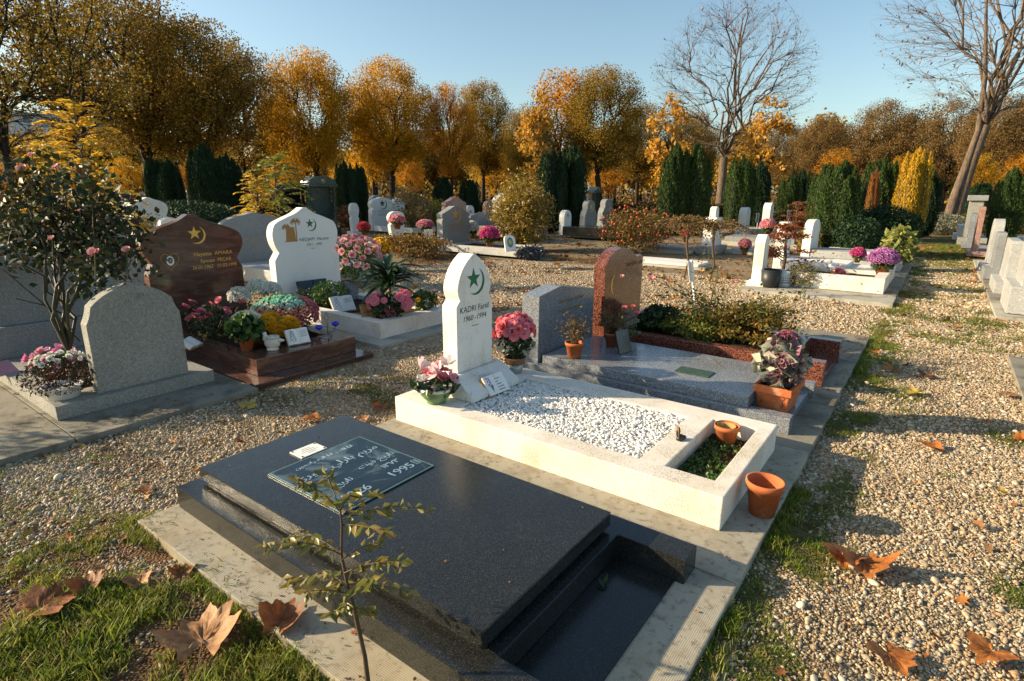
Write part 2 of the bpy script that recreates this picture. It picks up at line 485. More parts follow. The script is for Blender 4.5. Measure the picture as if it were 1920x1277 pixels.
Z=(fbm(X,Y,91,2.0,3)-.5)*.022*sm(22,6,np.hypot(X,Y))-.006
nx,ny=X.shape
i=np.arange(nx-1)[:,None]*ny; j=np.arange(ny-1)[None,:]
F=np.stack([i+j,i+ny+j,i+ny+j+1,i+j+1],-1).reshape(-1,4)
gm=np_mesh('ground',np.stack([X,Y,Z],-1).reshape(-1,3),F,smooth=True)
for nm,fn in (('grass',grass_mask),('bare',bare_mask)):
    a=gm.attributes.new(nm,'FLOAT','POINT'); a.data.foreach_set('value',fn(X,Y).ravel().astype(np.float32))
def ground_z(x,y): return (fbm(x,y,91,2.0,3)-.5)*.022*sm(22,6,np.hypot(x,y))-.006
def ground_mat():
    t=NT('gravel_ground')
    v=t.vor(80); sp=t.n('SeparateColor'); t.l(v,sp.inputs[0])
    peb=t.ramp(sp.outputs[0],[(0,(.18,.12,.065)),(.3,(.34,.26,.15)),(.55,(.44,.35,.215)),(.8,(.52,.43,.29)),(1,(.28,.17,.08))])
    peb=t.mix(peb,t.ramp(t.vor(80,'Distance'),[(.25,1),(.62,.42)]),.9,'MULTIPLY')
    peb=t.mix(peb,t.ramp(t.noise(1.3,5,.6),[(.3,.78),(.7,1.1)]),1,'MULTIPLY')
    g=t.n('Attribute'); g.attribute_name='grass'
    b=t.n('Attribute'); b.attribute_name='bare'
    gc=t.ramp(t.noise(26,5,.7),[(.25,(.03,.035,.012)),(.5,(.085,.09,.026)),(.68,(.17,.14,.06)),(.85,(.13,.085,.045))])
    fine=t.noise(17,5,.75)
    def add(a,f):
        m=t.n('Math'); m.operation='ADD'; t.l(a,m.inputs[0])
        s=t.n('Math'); s.operation='MULTIPLY_ADD'; t.l(f,s.inputs[0]); s.inputs[1].default_value=1.0; s.inputs[2].default_value=-.5
        t.l(s.outputs[0],m.inputs[1]); return m.outputs[0]
    gm_=t.ramp(add(g.outputs['Fac'],fine),[(.38,0),(.62,1)])
    col=t.mix(peb,gc,gm_)
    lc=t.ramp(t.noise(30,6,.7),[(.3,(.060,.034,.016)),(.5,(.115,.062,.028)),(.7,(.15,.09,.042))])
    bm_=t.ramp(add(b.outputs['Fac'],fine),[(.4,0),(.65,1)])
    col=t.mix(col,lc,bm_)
    t.bump(t.vor(80,'Distance'),-.012,.9)
    return t.fin(col,.88,.2)
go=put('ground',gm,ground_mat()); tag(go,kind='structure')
# ------------------------------------------------------------------ scattered pebbles, grass, litter
PROTO=bpy.data.collections.new('scatter_sources')
def scatter(name, protos, P, rot, scl, idx, label, cat, parent=None):
    c=bpy.data.collections.new(name+'_sources')
    for k,o in enumerate(protos):
        o.name='%s_%02d'%(name,k); c.objects.link(o)
    n=len(P); me=bpy.data.meshes.new(name); me.vertices.add(n)
    me.vertices.foreach_set('co',np.asarray(P,np.float32).ravel())
    for nm,ty,arr in (('rot','FLOAT_VECTOR',rot),('scl','FLOAT_VECTOR',scl)):
        a=me.attributes.new(nm,ty,'POINT'); a.data.foreach_set('vector',np.asarray(arr,np.float32).ravel())
    a=me.attributes.new('idx','INT','POINT'); a.data.foreach_set('value',np.asarray(idx,np.int32))
    o=put(name,me,None,parent); md=o.modifiers.new('scatter','NODES')
    g=bpy.data.node_groups.new(name,'GeometryNodeTree')
    g.interface.new_socket('Geometry',in_out='INPUT',socket_type='NodeSocketGeometry')
    g.interface.new_socket('Geometry',in_out='OUTPUT',socket_type='NodeSocketGeometry')
    N=g.nodes.new; L=g.links.new
    gi=N('NodeGroupInput'); go_=N('NodeGroupOutput'); ip=N('GeometryNodeInstanceOnPoints'); ci=N('GeometryNodeCollectionInfo')
    ci.inputs['Collection'].default_value=c; ci.inputs['Separate Children'].default_value=True; ci.inputs['Reset Children'].default_value=True
    def at(nm,ty):
        q=N('GeometryNodeInputNamedAttribute'); q.data_type=ty; q.inputs['Name'].default_value=nm
        return next(s for s in q.outputs if s.enabled and s.name=='Attribute')
    e=N('FunctionNodeEulerToRotation'); L(at('rot','FLOAT_VECTOR'),e.inputs[0])
    L(gi.outputs[0],ip.inputs['Points']); L(ci.outputs[0],ip.inputs['Instance']); ip.inputs['Pick Instance'].default_value=True
    L(at('idx','INT'),ip.inputs['Instance Index']); L(e.outputs[0],ip.inputs['Rotation']); L(at('scl','FLOAT_VECTOR'),ip.inputs['Scale'])
    L(ip.outputs[0],go_.inputs[0]); md.node_group=g
    tag(o,label,cat,kind='stuff')
    return o

def proto(mesh,m):
    o=bpy.data.objects.new('p',mesh); mesh.materials.append(m); return o

def pebble_mat(name, stops, rough=.6):
    t=NT(name); oi=t.n('ObjectInfo')
    c=t.ramp(oi.outputs['Random'],stops)
    c=t.mix(c,t.ramp(t.noise(1.3,3),[(.3,.8),(.7,1.15)]),1,'MULTIPLY')
    return t.fin(c,rough,.3)
pm=pebble_mat('pebble',[(0,(.18,.12,.07)),(.15,(.36,.27,.16)),(.34,(.45,.365,.235)),(.45,(.34,.18,.075)),(.6,(.48,.40,.275)),(.74,(.22,.18,.125)),(.9,(.62,.55,.43)),(1,(.13,.09,.055))])
pw=pebble_mat('white_pebble',[(0,(.74,.72,.68)),(.4,(.86,.85,.82)),(.7,(.68,.64,.58)),(.85,(.80,.75,.68)),(1,(.9,.89,.87))],.5)
def pebbles(m,n=6):
    out=[]
    for k in range(n):
        bm=bmesh.new(); bmesh.ops.create_icosphere(bm,subdivisions=2,radius=.5)
        sx,sy,sz=rnd.uniform(.8,1.2),rnd.uniform(.55,.85),rnd.uniform(.35,.6)
        off=Vector((rnd.random()*9,rnd.random()*9,0))
        for v in bm.verts:
            f=1+.35*(noise.noise(v.co*1.6+off))
            v.co=Vector((v.co.x*sx*f,v.co.y*sy*f,v.co.z*sz*f))
        for f in bm.faces: f.smooth=True
        me=bpy.data.meshes.new('pebble'); bm.to_mesh(me); bm.free(); out.append(proto(me,m))
    return out
RS=np.random.RandomState(11)
# rectangles where graves and pads stand (x0,x1,y0,y1); nothing is scattered there
PADS=[(-2.74,-.44,.84,6.9),(-14,-4.03,.66,3.33),(-14,-4.28,3.6,4.85),(-9.9,-7.62,10.18,11.9),(-2.40,-.42,9.30,12.9),(.70,4,9.25,12)]
def clear(x,y,pads=PADS,m=0.0):
    k=np.ones(len(x),bool)
    for a,b,c,d in pads: k&=~((x>a-m)&(x<b+m)&(y>c-m)&(y<d+m))
    return k
def region(n,x0,x1,y0,y1):
    return RS.uniform(x0,x1,n),RS.uniform(y0,y1,n)
def inview(x,y,mg=60):
    P=np.stack([x,y,np.zeros_like(x)],1)-CAM
    w_=P@CF; px=960+FPX*(P@CR)/np.maximum(w_,.01); py=638.5-FPX*(P@CU)/np.maximum(w_,.01)
    return (w_>.1)&(px>-mg)&(px<1920+mg)&(py<1277+mg)
def gravel(x,y,size,keep=None):
    g=grass_mask(x,y); b=bare_mask(x,y)
    k=clear(x,y)&inview(x,y)&(RS.rand(len(x))>g*1.0)&(RS.rand(len(x))>b*.95)
    x,y=x[k],y[k]; n=len(x); s=size*np.exp(RS.normal(0,.46,n))
    z=ground_z(x,y)+s*.12
    P=np.stack([x,y,z],1)
    rot=np.stack([RS.normal(0,.35,n),RS.normal(0,.35,n),RS.uniform(0,6.28,n)],1)
    return P,rot,np.stack([s,s,s],1)
parts=[gravel(*region(160000,-.44,1.9,.7,4.2),.0093), gravel(*region(140000,-.44,3.2,4.2,8.5),.0110),
       gravel(*region(190000,-4.4,-2.6,-.3,6.9),.0100), gravel(*region(110000,-4.6,-.3,-.9,1.0),.0093),
       gravel(*region(150000,-8.5,3.2,6.8,10.5),.016), gravel(*region(50000,-7.5,-4.0,4.6,7.5),.018),
       gravel(*region(50000,-.44,1.0,9,17),.020)]
P,rot,scl=[np.concatenate([p[i] for p in parts]) for i in range(3)]
scatter('gravel',pebbles(pm),P,rot,scl,RS.randint(0,6,len(P)),'loose beige and brown gravel pebbles between the graves','gravel')
NPEB=len(P)

# grass tufts -----------------------------------------------------------------
def grass_mat(name,cols):
    t=NT(name); oi=t.n('ObjectInfo'); a=t.n('Attribute'); a.attribute_name='v'
    c=t.mix(t.ramp(oi.outputs['Random'],[(i/(len(cols)-1),c) for i,c in enumerate(cols)]),t.ramp(a.outputs['Fac'],[(0,.8),(1,1.25)]),1,'MULTIPLY')
    t.fin(c,.5,.3)
    tr=t.n('BsdfTranslucent'); t.l(c,tr.inputs['Color']); mx=t.n('MixShader'); mx.inputs[0].default_value=.4
    t.l(t.b.outputs[0],mx.inputs[1]); t.l(tr.outputs[0],mx.inputs[2]); t.l(mx.outputs[0],t.out.inputs['Surface']); return t.m
gmat=grass_mat('grass_blades',[(.08,.12,.012),(.14,.20,.018),(.20,.25,.03),(.07,.09,.012),(.34,.27,.09),(.16,.20,.02),(.26,.28,.03)])
def tuft(r,n,h,spread,wd=.0022):
    V=[];F=[];A=[];o=0
    for k in range(n):
        a=r.uniform(0,6.28); b=np.array([r.normal(0,spread),r.normal(0,spread),0])
        lean=r.uniform(.15,.8); L=h*r.uniform(.5,1.25); d=np.array([math.cos(a),math.sin(a),0]); s=np.array([-d[1],d[0],0])*wd
        p=[b+d*lean*L*t*t+np.array([0,0,L*t*(1-.25*lean*t)]) for t in (0,.4,.75,1)]
        V+= [p[0]-s,p[0]+s,p[1]-s*.9,p[1]+s*.9,p[2]-s*.6,p[2]+s*.6,p[3]-s*.05,p[3]+s*.05]
        for i in (0,2,4): F.append([o+i,o+i+1,o+i+3,o+i+2])
        A+=[r.rand()]*8; o+=8
    return np_mesh('tuft',V,F,A)
gr=np.random.RandomState(5)
prot=[proto(tuft(gr,24,.036,.022,.0015),gmat) for _ in range(5)]
def tufts(x,y,size,pw=1.0,pads=PADS):
    g=grass_mask(x,y); k=clear(x,y,pads)&inview(x,y)&(RS.rand(len(x))<g**pw)
    x,y=x[k],y[k]; n=len(x); s=size*np.exp(RS.normal(0,.28,n))*np.where((x<-2.9)&(y<2),.6,1.0)
    return np.stack([x,y,ground_z(x,y)-.002],1),np.stack([RS.normal(0,.15,n),RS.normal(0,.15,n),RS.uniform(0,6.28,n)],1),np.stack([s,s,s],1)
gp=[tufts(*region(21000,-4.2,-.4,-.9,1.05),.95,1.1), tufts(*region(9000,-.44,1.6,.7,7.5),.62,1.3),
    tufts(*region(9000,-4.3,-2.6,.8,7),.5,1.6), tufts(*region(9000,-.5,1.3,7,22),.9,1.6),
    tufts(*region(7000,-14,-2,8,20),.9,2), tufts(*region(14000,-4.4,-2.6,-.2,3.6),.33,1.0)]
xe=RS.uniform(-2.8,-.9,420); ye=.845+RS.normal(0,.022,420); kk=fbm(xe,ye*0,44,3.5)>.45; xe,ye=xe[kk],ye[kk]
gp.append((np.stack([xe,ye,0*xe+.004],1),np.stack([RS.normal(-.3,.25,len(xe)),RS.normal(0,.2,len(xe)),RS.uniform(0,6.28,len(xe))],1),np.repeat(RS.uniform(.6,1.3,len(xe))[:,None],3,1)))
xe=-.42+np.abs(RS.normal(0,.035,900)); ye=RS.uniform(.8,7,900)
kk=fbm(xe*0,ye,71,1.6)>.47; xe,ye=xe[kk],ye[kk]
gp.append((np.stack([xe,ye,0*xe-.004],1),np.stack([RS.normal(0,.2,len(xe)),RS.normal(.2,.2,len(xe)),RS.uniform(0,6.28,len(xe))],1),np.repeat(RS.uniform(.5,1.3,len(xe))[:,None],3,1)))
P,rot,scl=[np.concatenate([p[i] for p in gp]) for i in range(3)]
scatter('grass',prot,P,rot,scl,RS.randint(0,5,len(P)),'short green and yellowing grass growing through the gravel','grass')
NGR=len(P)

# leaf litter -----------------------------------------------------------------
def litter_mesh(r):
    P=[];n=7
    V=[[0,0,0.006]]; 
    for k in range(n*2):
        a=math.pi*k/n; rr=(1 if k%2==0 else .55)*r.uniform(.7,1.1)
        V.append([rr*math.cos(a)*.5,rr*.8*math.sin(a)*.5,.05+r.uniform(-.05,.2)*rr])
    F=[[0,1+k,1+(k+1)%(2*n)] for k in range(2*n)]
    return np_mesh('litter',V,F,[r.rand()]*len(V))
lm=pebble_mat('dry_leaf_small',[(0,(.12,.045,.014)),(.3,(.25,.09,.02)),(.6,(.38,.16,.035)),(.8,(.16,.08,.03)),(1,(.45,.26,.05))],.7)
prot=[proto(litter_mesh(gr),lm) for _ in range(5)]
def lit(x,y,s0,thr):
    k=clear(x,y,[p for p in PADS if p[1]<0 or 1],-.05)&inview(x,y)&(fbm(x,y,88,1.1,3)>thr); x,y=x[k],y[k]; n=len(x)
    s=s0*np.exp(RS.normal(0,.35,n))
    return np.stack([x,y,ground_z(x,y)+.008],1),np.stack([RS.normal(0,.4,n),RS.normal(0,.4,n),RS.uniform(0,6.28,n)],1),np.stack([s,s,s],1)
def lit_on(n,x0,x1,y0,y1,z,s0):
    x,y=RS.uniform(x0,x1,n),RS.uniform(y0,y1,n); s=s0*np.exp(RS.normal(0,.45,n))
    return np.stack([x,y,0*x+z],1),np.stack([RS.normal(0,.3,n),RS.normal(0,.3,n),RS.uniform(0,6.28,n)],1),np.stack([s,s,s],1)
lp=[lit_on(150,-2.74,-.43,.84,.99,.043,.010),lit_on(120,-.56,-.43,.9,6.8,.045,.012),lit_on(60,-2.7,-.6,2.03,2.33,.045,.009),lit_on(45,-2.6,-.95,1.15,1.9,.231,.007),lit_on(40,-2.3,-.9,3.75,4.5,.221,.009),lit_on(90,-.57,-.44,4.7,6.85,.045,.018),lit_on(120,-4.4,-4.03,1,3.3,.04,.014),lit_on(60,-5.5,-4.1,.4,1.0,.04,.016),lit_on(80,-2.3,-.5,5.72,6.85,.045,.02),lit(*region(160,-.4,1.6,.8,7),.022,.45),lit(*region(26,-.4,1.6,1.2,7),.045,.40),lit(*region(60,-3.6,-1.2,.1,.85),.040,.38),lit(*region(40,-4,-2.8,.9,3.2),.04,.40),lit(*region(900,-4.2,-.4,-.9,1.0),.020,.45),lit(*region(500,-4.2,-2.7,1,7),.022,.42),
    lit(*region(3500,-12,-2.4,7,14),.07,.50),lit(*region(800,-.4,1.2,7,30),.06,.48),lit(*region(16000,-40,8,14,45),.11,.44),lit(*region(3500,-7.5,-4.4,4.9,7.5),.05,.48)]
P,rot,scl=[np.concatenate([p[i] for p in lp]) for i in range(3)]
scatter('leaf_litter',prot,P,rot,scl,RS.randint(0,5,len(P)),'small brown and orange leaf litter scattered over gravel and grass','leaf litter')
print('scatter',NPEB,NGR,len(P))
# ------------------------------------------------------------------ lettering, emblems, outlines
_fc={}
def text_bm(s, size, align='CENTER', shear=0.0, ext=.0008):
    cu=bpy.data.curves.new('t','FONT'); cu.body=s; cu.size=size; cu.align_x=align; cu.align_y='CENTER'; cu.extrude=ext; cu.shear=shear; cu.resolution_u=3
    o=bpy.data.objects.new('t',cu); COL.objects.link(o)
    dg=bpy.context.evaluated_depsgraph_get(); dg.update()
    me=bpy.data.meshes.new_from_object(o.evaluated_get(dg)); bpy.data.objects.remove(o); bpy.data.curves.remove(cu)
    bm=bmesh.new(); bm.from_mesh(me); bpy.data.meshes.remove(me); return bm
def words(bm, gap):
    """splits a line of lettering at its word gaps"""
    bm.verts.index_update(); seen=set(); isl=[]
    for v in bm.verts:
        if v in seen: continue
        st=[v]; seen.add(v); grp=[]
        while st:
            q=st.pop(); grp.append(q)
            for e in q.link_edges:
                o=e.other_vert(q)
                if o not in seen: seen.add(o); st.append(o)
        isl.append([min(q.co.x for q in grp),max(q.co.x for q in grp),grp])
    isl.sort(key=lambda t: t[0]); out=[]
    for a,b_,g in isl:
        if out and a-out[-1][1]<gap: out[-1][1]=max(out[-1][1],b_); out[-1][2]+=g
        else: out.append([a,b_,list(g)])
    res=[]
    for a,b_,g in out:
        ids={q.index for q in g}; c=bm.copy(); c.verts.ensure_lookup_table()
        bmesh.ops.delete(c,geom=[q for q in c.verts if q.index not in ids],context='VERTS'); res.append(c)
    bm.free(); return res
FACE=Matrix(((0,0,1,0),(1,0,0,0),(0,1,0,0),(0,0,0,1)))     # flat art (x right, y up) -> a face looking along +x
def on_face(x,y,z,tilt=0): return Matrix.Translation((x,y,z))@Matrix.Rotation(tilt,4,'Y')@FACE
def lettering(parent, lines, m, mtx, name='inscription', gap=1.35):
    """lines: (text, size, x offset, shear)"""
    y=0
    for ln in lines:
        b=B(); s,size=ln[0],ln[1]; dx=ln[2] if len(ln)>2 else 0; sh=ln[3] if len(ln)>3 else 0
        t=text_bm(s,size,shear=sh)
        for wbm in words(t,size*.24):
            B().merge(wbm,mtx@Matrix.Translation((dx,y,0))).make(name,m,parent)
        b.bm.free(); y-=size*gap
def star_pts(r,n=5,inner=.40,rot=math.pi/2):
    return [((r if k%2==0 else r*inner)*math.cos(rot+math.pi*k/n),(r if k%2==0 else r*inner)*math.sin(rot+math.pi*k/n)) for k in range(2*n)]
def flat_bm(pts, th=.0016):
    t=bmesh.new(); f=t.faces.new([t.verts.new((x,y,0)) for x,y in pts])
    r=bmesh.ops.extrude_face_region(t,geom=[f])
    for g in r['geom']:
        if isinstance(g,bmesh.types.BMVert): g.co.z+=th
    bmesh.ops.recalc_face_normals(t,faces=t.faces[:]); return t
def crescent_pts(r, thick=.55, a0=-125, a1=65, n=22):
    """outer arc from a0 to a1 degrees, thin at both ends"""
    out=[(r*math.cos(R(a0+(a1-a0)*k/n)),r*math.sin(R(a0+(a1-a0)*k/n))) for k in range(n+1)]
    inn=[]
    for k in range(1,n):
        t=k/n; a=R(a0+(a1-a0)*t); rr=r*(1-thick*math.sin(math.pi*t)**.8*.42)
        inn.append((rr*math.cos(a),rr*math.sin(a)))
    return out+inn[::-1]
def emblem(parent, m, x,y,z, r, tilt=0):
    b=B(); mt=on_face(x,y,z,tilt)
    b.merge(flat_bm(star_pts(r*.78)),mt@Matrix.Translation((-.18*r,.22*r,0)))
    b.merge(flat_bm(crescent_pts(r)),mt@Matrix.Translation((.05*r,0,0)))
    return b.make('star_and_crescent',m,parent)
def scribble(parent, m, mtx, rows, name='inscription', seed=3):
    """worn cursive lines, too faint in the photograph to be read"""
    r=random.Random(seed)
    for (x0,x1,y,h,sh) in rows:
        b=B(); x=x0
        while x<x1:
            n=r.randint(3,7); pts=[]
            for k in range(n*3+1):
                a=k*2.1; pts.append(mtx@Vector((x+k*h*.17+sh*h*.4*math.sin(a), y+h*.38*math.sin(a)*(1.5 if r.random()<.25 else 1), .0012)))
            b.tube(pts,.0013,4); x+=n*3*h*.17+h*.5
        b.make(name,m,parent)
def catmull(P, n=5):
    """P: (a,b[,'c']) control points, 'c' keeps a corner"""
    out=[]
    for i in range(len(P)-1):
        p1,p2=P[i],P[i+1]
        p0=P[i-1] if i>0 and len(p1)<3 else p1
        p3=P[i+2] if i+2<len(P) and len(p2)<3 else p2
        straight=len(p1)>2 and len(p2)>2
        for k in range(1 if straight else n):
            t=k/n
            q=[.5*((2*p1[c])+(-p0[c]+p2[c])*t+(2*p0[c]-5*p1[c]+4*p2[c]-p3[c])*t*t+(-p0[c]+3*p1[c]-3*p2[c]+p3[c])*t**3) for c in (0,1)]
            out.append(tuple(q))
    out.append(tuple(P[-1][:2])); return out
C='c'
PROF={
 'stele':[(1,0,C),(1,.575,C),(.80,.625,C),(.90,.685),(.90,.75),(.70,.86),(.41,.94),(.05,1.0,C)],
 'ogee':[(1,0,C),(1,.50,C),(.86,.575,C),(.97,.66),(1.0,.76),(.90,.85),(.62,.90),(.30,.945),(.06,1.0,C)],
 'ogee_wide':[(.96,0,C),(.96,.48,C),(.86,.575,C),(1.0,.68),(1.02,.76),(.93,.83),(.66,.885),(.30,.94),(.07,1.0,C)],
 'blank':[(1,0,C),(1,.66,C),(.92,.73),(.86,.82,C),(.62,.90),(.30,.965),(.05,1.0,C)],
 'gable':[(1,0,C),(1,.69,C),(.94,.725),(1.0,.76),(1.0,.83,C),(.5,.92),(.12,1.0,C)],
 'round':[(1,0,C),(1,.72,C),(.93,.85),(.72,.94),(.38,.99),(.0,1.0,C)],
 'pointed':[(1,0,C),(1,.74,C),(.86,.87),(.5,.96),(.12,1.0,C)],
 'lobe':[(1,0,C),(1,.60,C),(.88,.66,C),(1.0,.76),(.95,.86),(.65,.93),(.28,.97),(.08,1.0,C)],
 'oval':[(.78,0,C),(.95,.45,C),(.72,.52,C),(1.0,.66),(1.0,.82),(.70,.95),(.3,1.0,C)],
 'flat':[(1,0,C),(1,.93,C),(.93,1.0,C)],
 'bell':[(1,0,C),(.97,.45,C),(.80,.60),(.62,.68,C),(.62,.86,C),(.45,.95),(.15,1.0,C)],
}
def outline(kind,y0,y1,z0,z1):
    h=(y1-y0)/2; c=(y0+y1)/2
    half=[(a*h,z0+b*(z1-z0)) for a,b in catmull(PROF[kind])]
    pts=[(c+a,z) for a,z in half]; left=[(c-a,z) for a,z in half[::-1]]
    if abs(half[-1][0])<1e-4: left=left[1:]
    return pts+left
def headstone(parent, kind, x, th, y0,y1,z0,z1, m, bev=.004, name='headstone'):
    """face at x looking along +x, thickness th behind it"""
    return B().prism(outline(kind,y0,y1,z0,z1),x-th,x,bev).make(name,m,parent)

def pad(name,x0,x1,y0,y1,z,m,label,cat='concrete pad',z0=-.05):
    o=B().box(x0,x1,y0,y1,z0,z,.004).make(name,m); return tag(o,label,cat)
def strip(name,x0,x1,y0,y1,z,m):
    o=B().box(x0,x1,y0,y1,-.06,z,.005).make(name,m); return tag(o,kind='structure')

# the concrete footings under the rows are paving
strip('pavement',-2.74,-.42,.83,2.030,.040,dotted_concrete)
strip('pavement',-2.72,-.42,2.036,3.470,.042,dotted_concrete)
strip('pavement',-2.72,-.42,3.476,4.74,.040,concrete)
strip('pavement',-3.0,-.43,4.746,6.90,.041,concrete)
strip('pavement',-6.6,-4.01,.985,2.15,.035,concrete)
strip('pavement',-6.6,-4.02,.30,.979,.036,concrete)
strip('pavement',-6.6,-4.22,3.55,4.84,.03,concrete_light)

# ------------------------------------------------------------------ grave 1: black granite
g=thing('grave','low stepped black granite grave with a glass photo plaque, closest to the camera','grave',(-1.65,1.5,.04))
ox,oy=1.65,-1.5
def L(x,y): return x+ox,y+oy
b=B(); b.plate([-2.71+ox,-.87+ox,-.585+ox],[1.0+oy,1.118+oy,1.905+oy,2.03+oy],{(1,1)},-.035,.105,.004); base=b.make('base',black_granite,g)
b=B(); b.box(-.868+ox,-.62+ox,1.119+oy,1.904+oy,-.03,.006,.002); b.make('trough_floor',black_granite,g)
b=B(); b.box(-2.625+ox,-.935+ox,1.105+oy,1.895+oy,.1052,.125,.002); b.make('plinth',black_granite,g)
b=B(); b.box(-2.65+ox,-.912+ox,1.088+oy,1.92+oy,.1252,.187,.004); slab=b.make('slab',black_granite,g)

# glass plaque let on the slab: its own thing
def arabic_pt(s): return s
t=NT('plaque_print'); f=t.noise(3.2,5,.6,dist=1.2)
col=t.ramp(f,[(.40,(.008,.014,.020)),(.50,(.012,.022,.030)),(.53,(.05,.075,.09)),(.66,(.11,.15,.165)),(.8,(.2,.24,.25))])
plaque_print=t.fin(col,.12,.5)
glass_edge=plain('glass_edge',(.10,.17,.16),.2,.2)
ice=plain('ice_blue_letter',(.20,.31,.40),.5,.1)
pl=thing('plaque','framed dark glass plaque lettered in pale blue with 1926 and 1995, on the black slab','plaque',(-2.045,1.503,.2285))
B().box(-.274,.276,-.262,.264,0,.006,.001).make('frame',glass_edge,pl)
B().box(-.264,.266,-.252,.254,.0062,.0075).make('glass_panel',plaque_print,pl)
# words: flat art x right = +y, y up = -x
FL=Matrix(((0,-1,0,0),(1,0,0,0),(0,0,1,0),(0,0,0,1)))
def lay(x,y,z,rot=0): return Matrix.Translation((x,y,z))@FL@Matrix.Rotation(rot,4,'Z')
b=B()
def ar(s,size,x,y,rot=0,bold=0):
    B().merge(text_bm(s,size,ext=.001),lay(x,y,.0082,rot)).make('inscription',ice,pl)
ar('\ufee5\ufeee\ufecc\ufe9f\ufe8d\u0631 \ufeea\ufef4\ufedf\ufe8d \ufe8e\ufee7\ufe8d \ufeed \ufeea\ufee0\ufedf \ufe8e\ufee7\ufe8d',.038,-.205,.0)
ar('\ufef1\ufeae\ufef4\ufee8\ufee3 \ufef2\ufedf\u0631\ufe8e\ufe91 \ufee2\ufef3\ufeae\ufee3',.070,-.105,.0)
ar('\ufe95\ufeee\ufed3 \ufea6\ufef3\u0631\ufe8e\ufe97',.052,.02,.13)
ar('\u0661\u0663\u0667\u0663',.05,.10,.15)
ar('\ufea6\ufef3\u0631\ufe8e\ufe97',.05,.07,-.10)
ar('1995',.075,.19,.135); ar('1926',.075,.19,-.125)
for k in range(5):
    for q in range(4 if k<3 else 0):
        b.merge(flat_bm(star_pts(.010,4,.55)),lay(.185-.02+.013*q,.225+.006*(k%2)-.012*(k>2),.0082,.3*k) if k<2 else lay(.185-.02+.013*q,.238+.006*(k%2),.0082,.5*k))
b.make('corner_ornament',ice,pl)
# small white plate beside
sp=thing('name_plate','small white rectangular plate with black screws, at the upper edge of the glass plaque','plate',(-2.39,1.505,.2285))
B().box(-.052,.052,-.073,.073,0,.005,.001).make('plate',paper_white,sp)
for sx in(-1,1):
    for sy in(-1,1): B().lathe([(.005,.0),(.005,.002),(0,.003)],(sx*.042,sy*.063,.005),10).make('screw',dark_letter,sp)
b=B()
for k,(wd) in enumerate((.05,.075,.09,.05)): b.merge(flat_bm([(-wd/2,-.0012),(wd/2,-.0012),(wd/2,.0012),(-wd/2,.0012)],.0006),lay(-.025+.018*k,0,.0052))
b.make('inscription',grey_letter,sp)

# ------------------------------------------------------------------ grave 2: white, pebble bed
g=thing('grave','white rendered grave with a white pebble bed and a narrow stele bearing a green star','grave',(-1.64,2.845,.042))
ox,oy=1.64,-2.845
b=B(); b.plate([v+ox for v in(-2.685,-2.225,-1.04,-.905,-.665,-.585)],[v+oy for v in(2.345,2.485,3.165,3.225,3.365)],{(1,1),(3,1),(3,2)},0,.165,.006)
wb=b.make('border',white_slab,g)
B().box(-2.2249+ox,-1.041+ox,2.486+oy,3.164+oy,0,.12).make('bed_filling',plain('pebble_bed',(.62,.6,.56),.8,.3,60,bmp=.01),g)
n=15000
x=RS.uniform(-2.215,-1.05,n)+ox; y=RS.uniform(2.495,3.155,n)+oy; s=.017*np.exp(RS.normal(0,.28,n))
z=.125+RS.uniform(0,.028,n)+.012*fbm(x,y,17,6)
k=np.ones(n,bool)
o=scatter('white_pebbles',pebbles(pw),np.stack([x,y,z],1),RS.uniform(-.6,.6,(n,3))+np.stack([0*x,0*x,RS.uniform(0,6,n)],1),np.stack([s,s,s],1),RS.randint(0,6,n),None,None,g)
soil_in=B()
soil_in.box(-.904+ox,-.666+ox,2.486+oy,3.224+oy,.0,.075); soil_in.make('soil_bed',soil,g)
# plinth with sloping front and headstone
t=B(); pf=[(-2.56+ox,.1655),(-2.195+ox,.1655),(-2.195+ox,.20),(-2.36+ox,.305),(-2.56+ox,.305)]
bm=bmesh.new(); f=bm.faces.new([bm.verts.new((a,2.555+oy,c)) for a,c in pf])
r_=bmesh.ops.extrude_face_region(bm,geom=[f])
for q in r_['geom']:
    if isinstance(q,bmesh.types.BMVert): q.co.y=3.05+oy
bmesh.ops.recalc_face_normals(bm,faces=bm.faces[:]); bmesh.ops.bevel(bm,geom=bm.edges[:],offset=.004,segments=2,affect='EDGES')
t.merge(bm); t.make('plinth',white_stone,g)
hs=headstone(g,'stele',-2.385+ox,.125,2.625+oy,2.985+oy,.306,1.068,white_stone,.004)
fx=-2.385+ox
emblem(hs,green_paint,fx+.0005,2.822-.012+oy,.89,.088)
lettering(hs,[('KADRI Farid',.056,-.006,.12),('1960 -1994',.052,-.006,.25)],green_dk:=plain('green_letter',(.01,.06,.04),.5),on_face(fx+.0005,2.805+oy,.715),gap=1.1)
b=B(); b.merge(flat_bm([(-.035,-.002),(.035,-.002),(.035,.002),(-.035,.002)]),on_face(fx+.0005,2.805+oy,.60)); b.make('line_ornament',green_dk,hs)

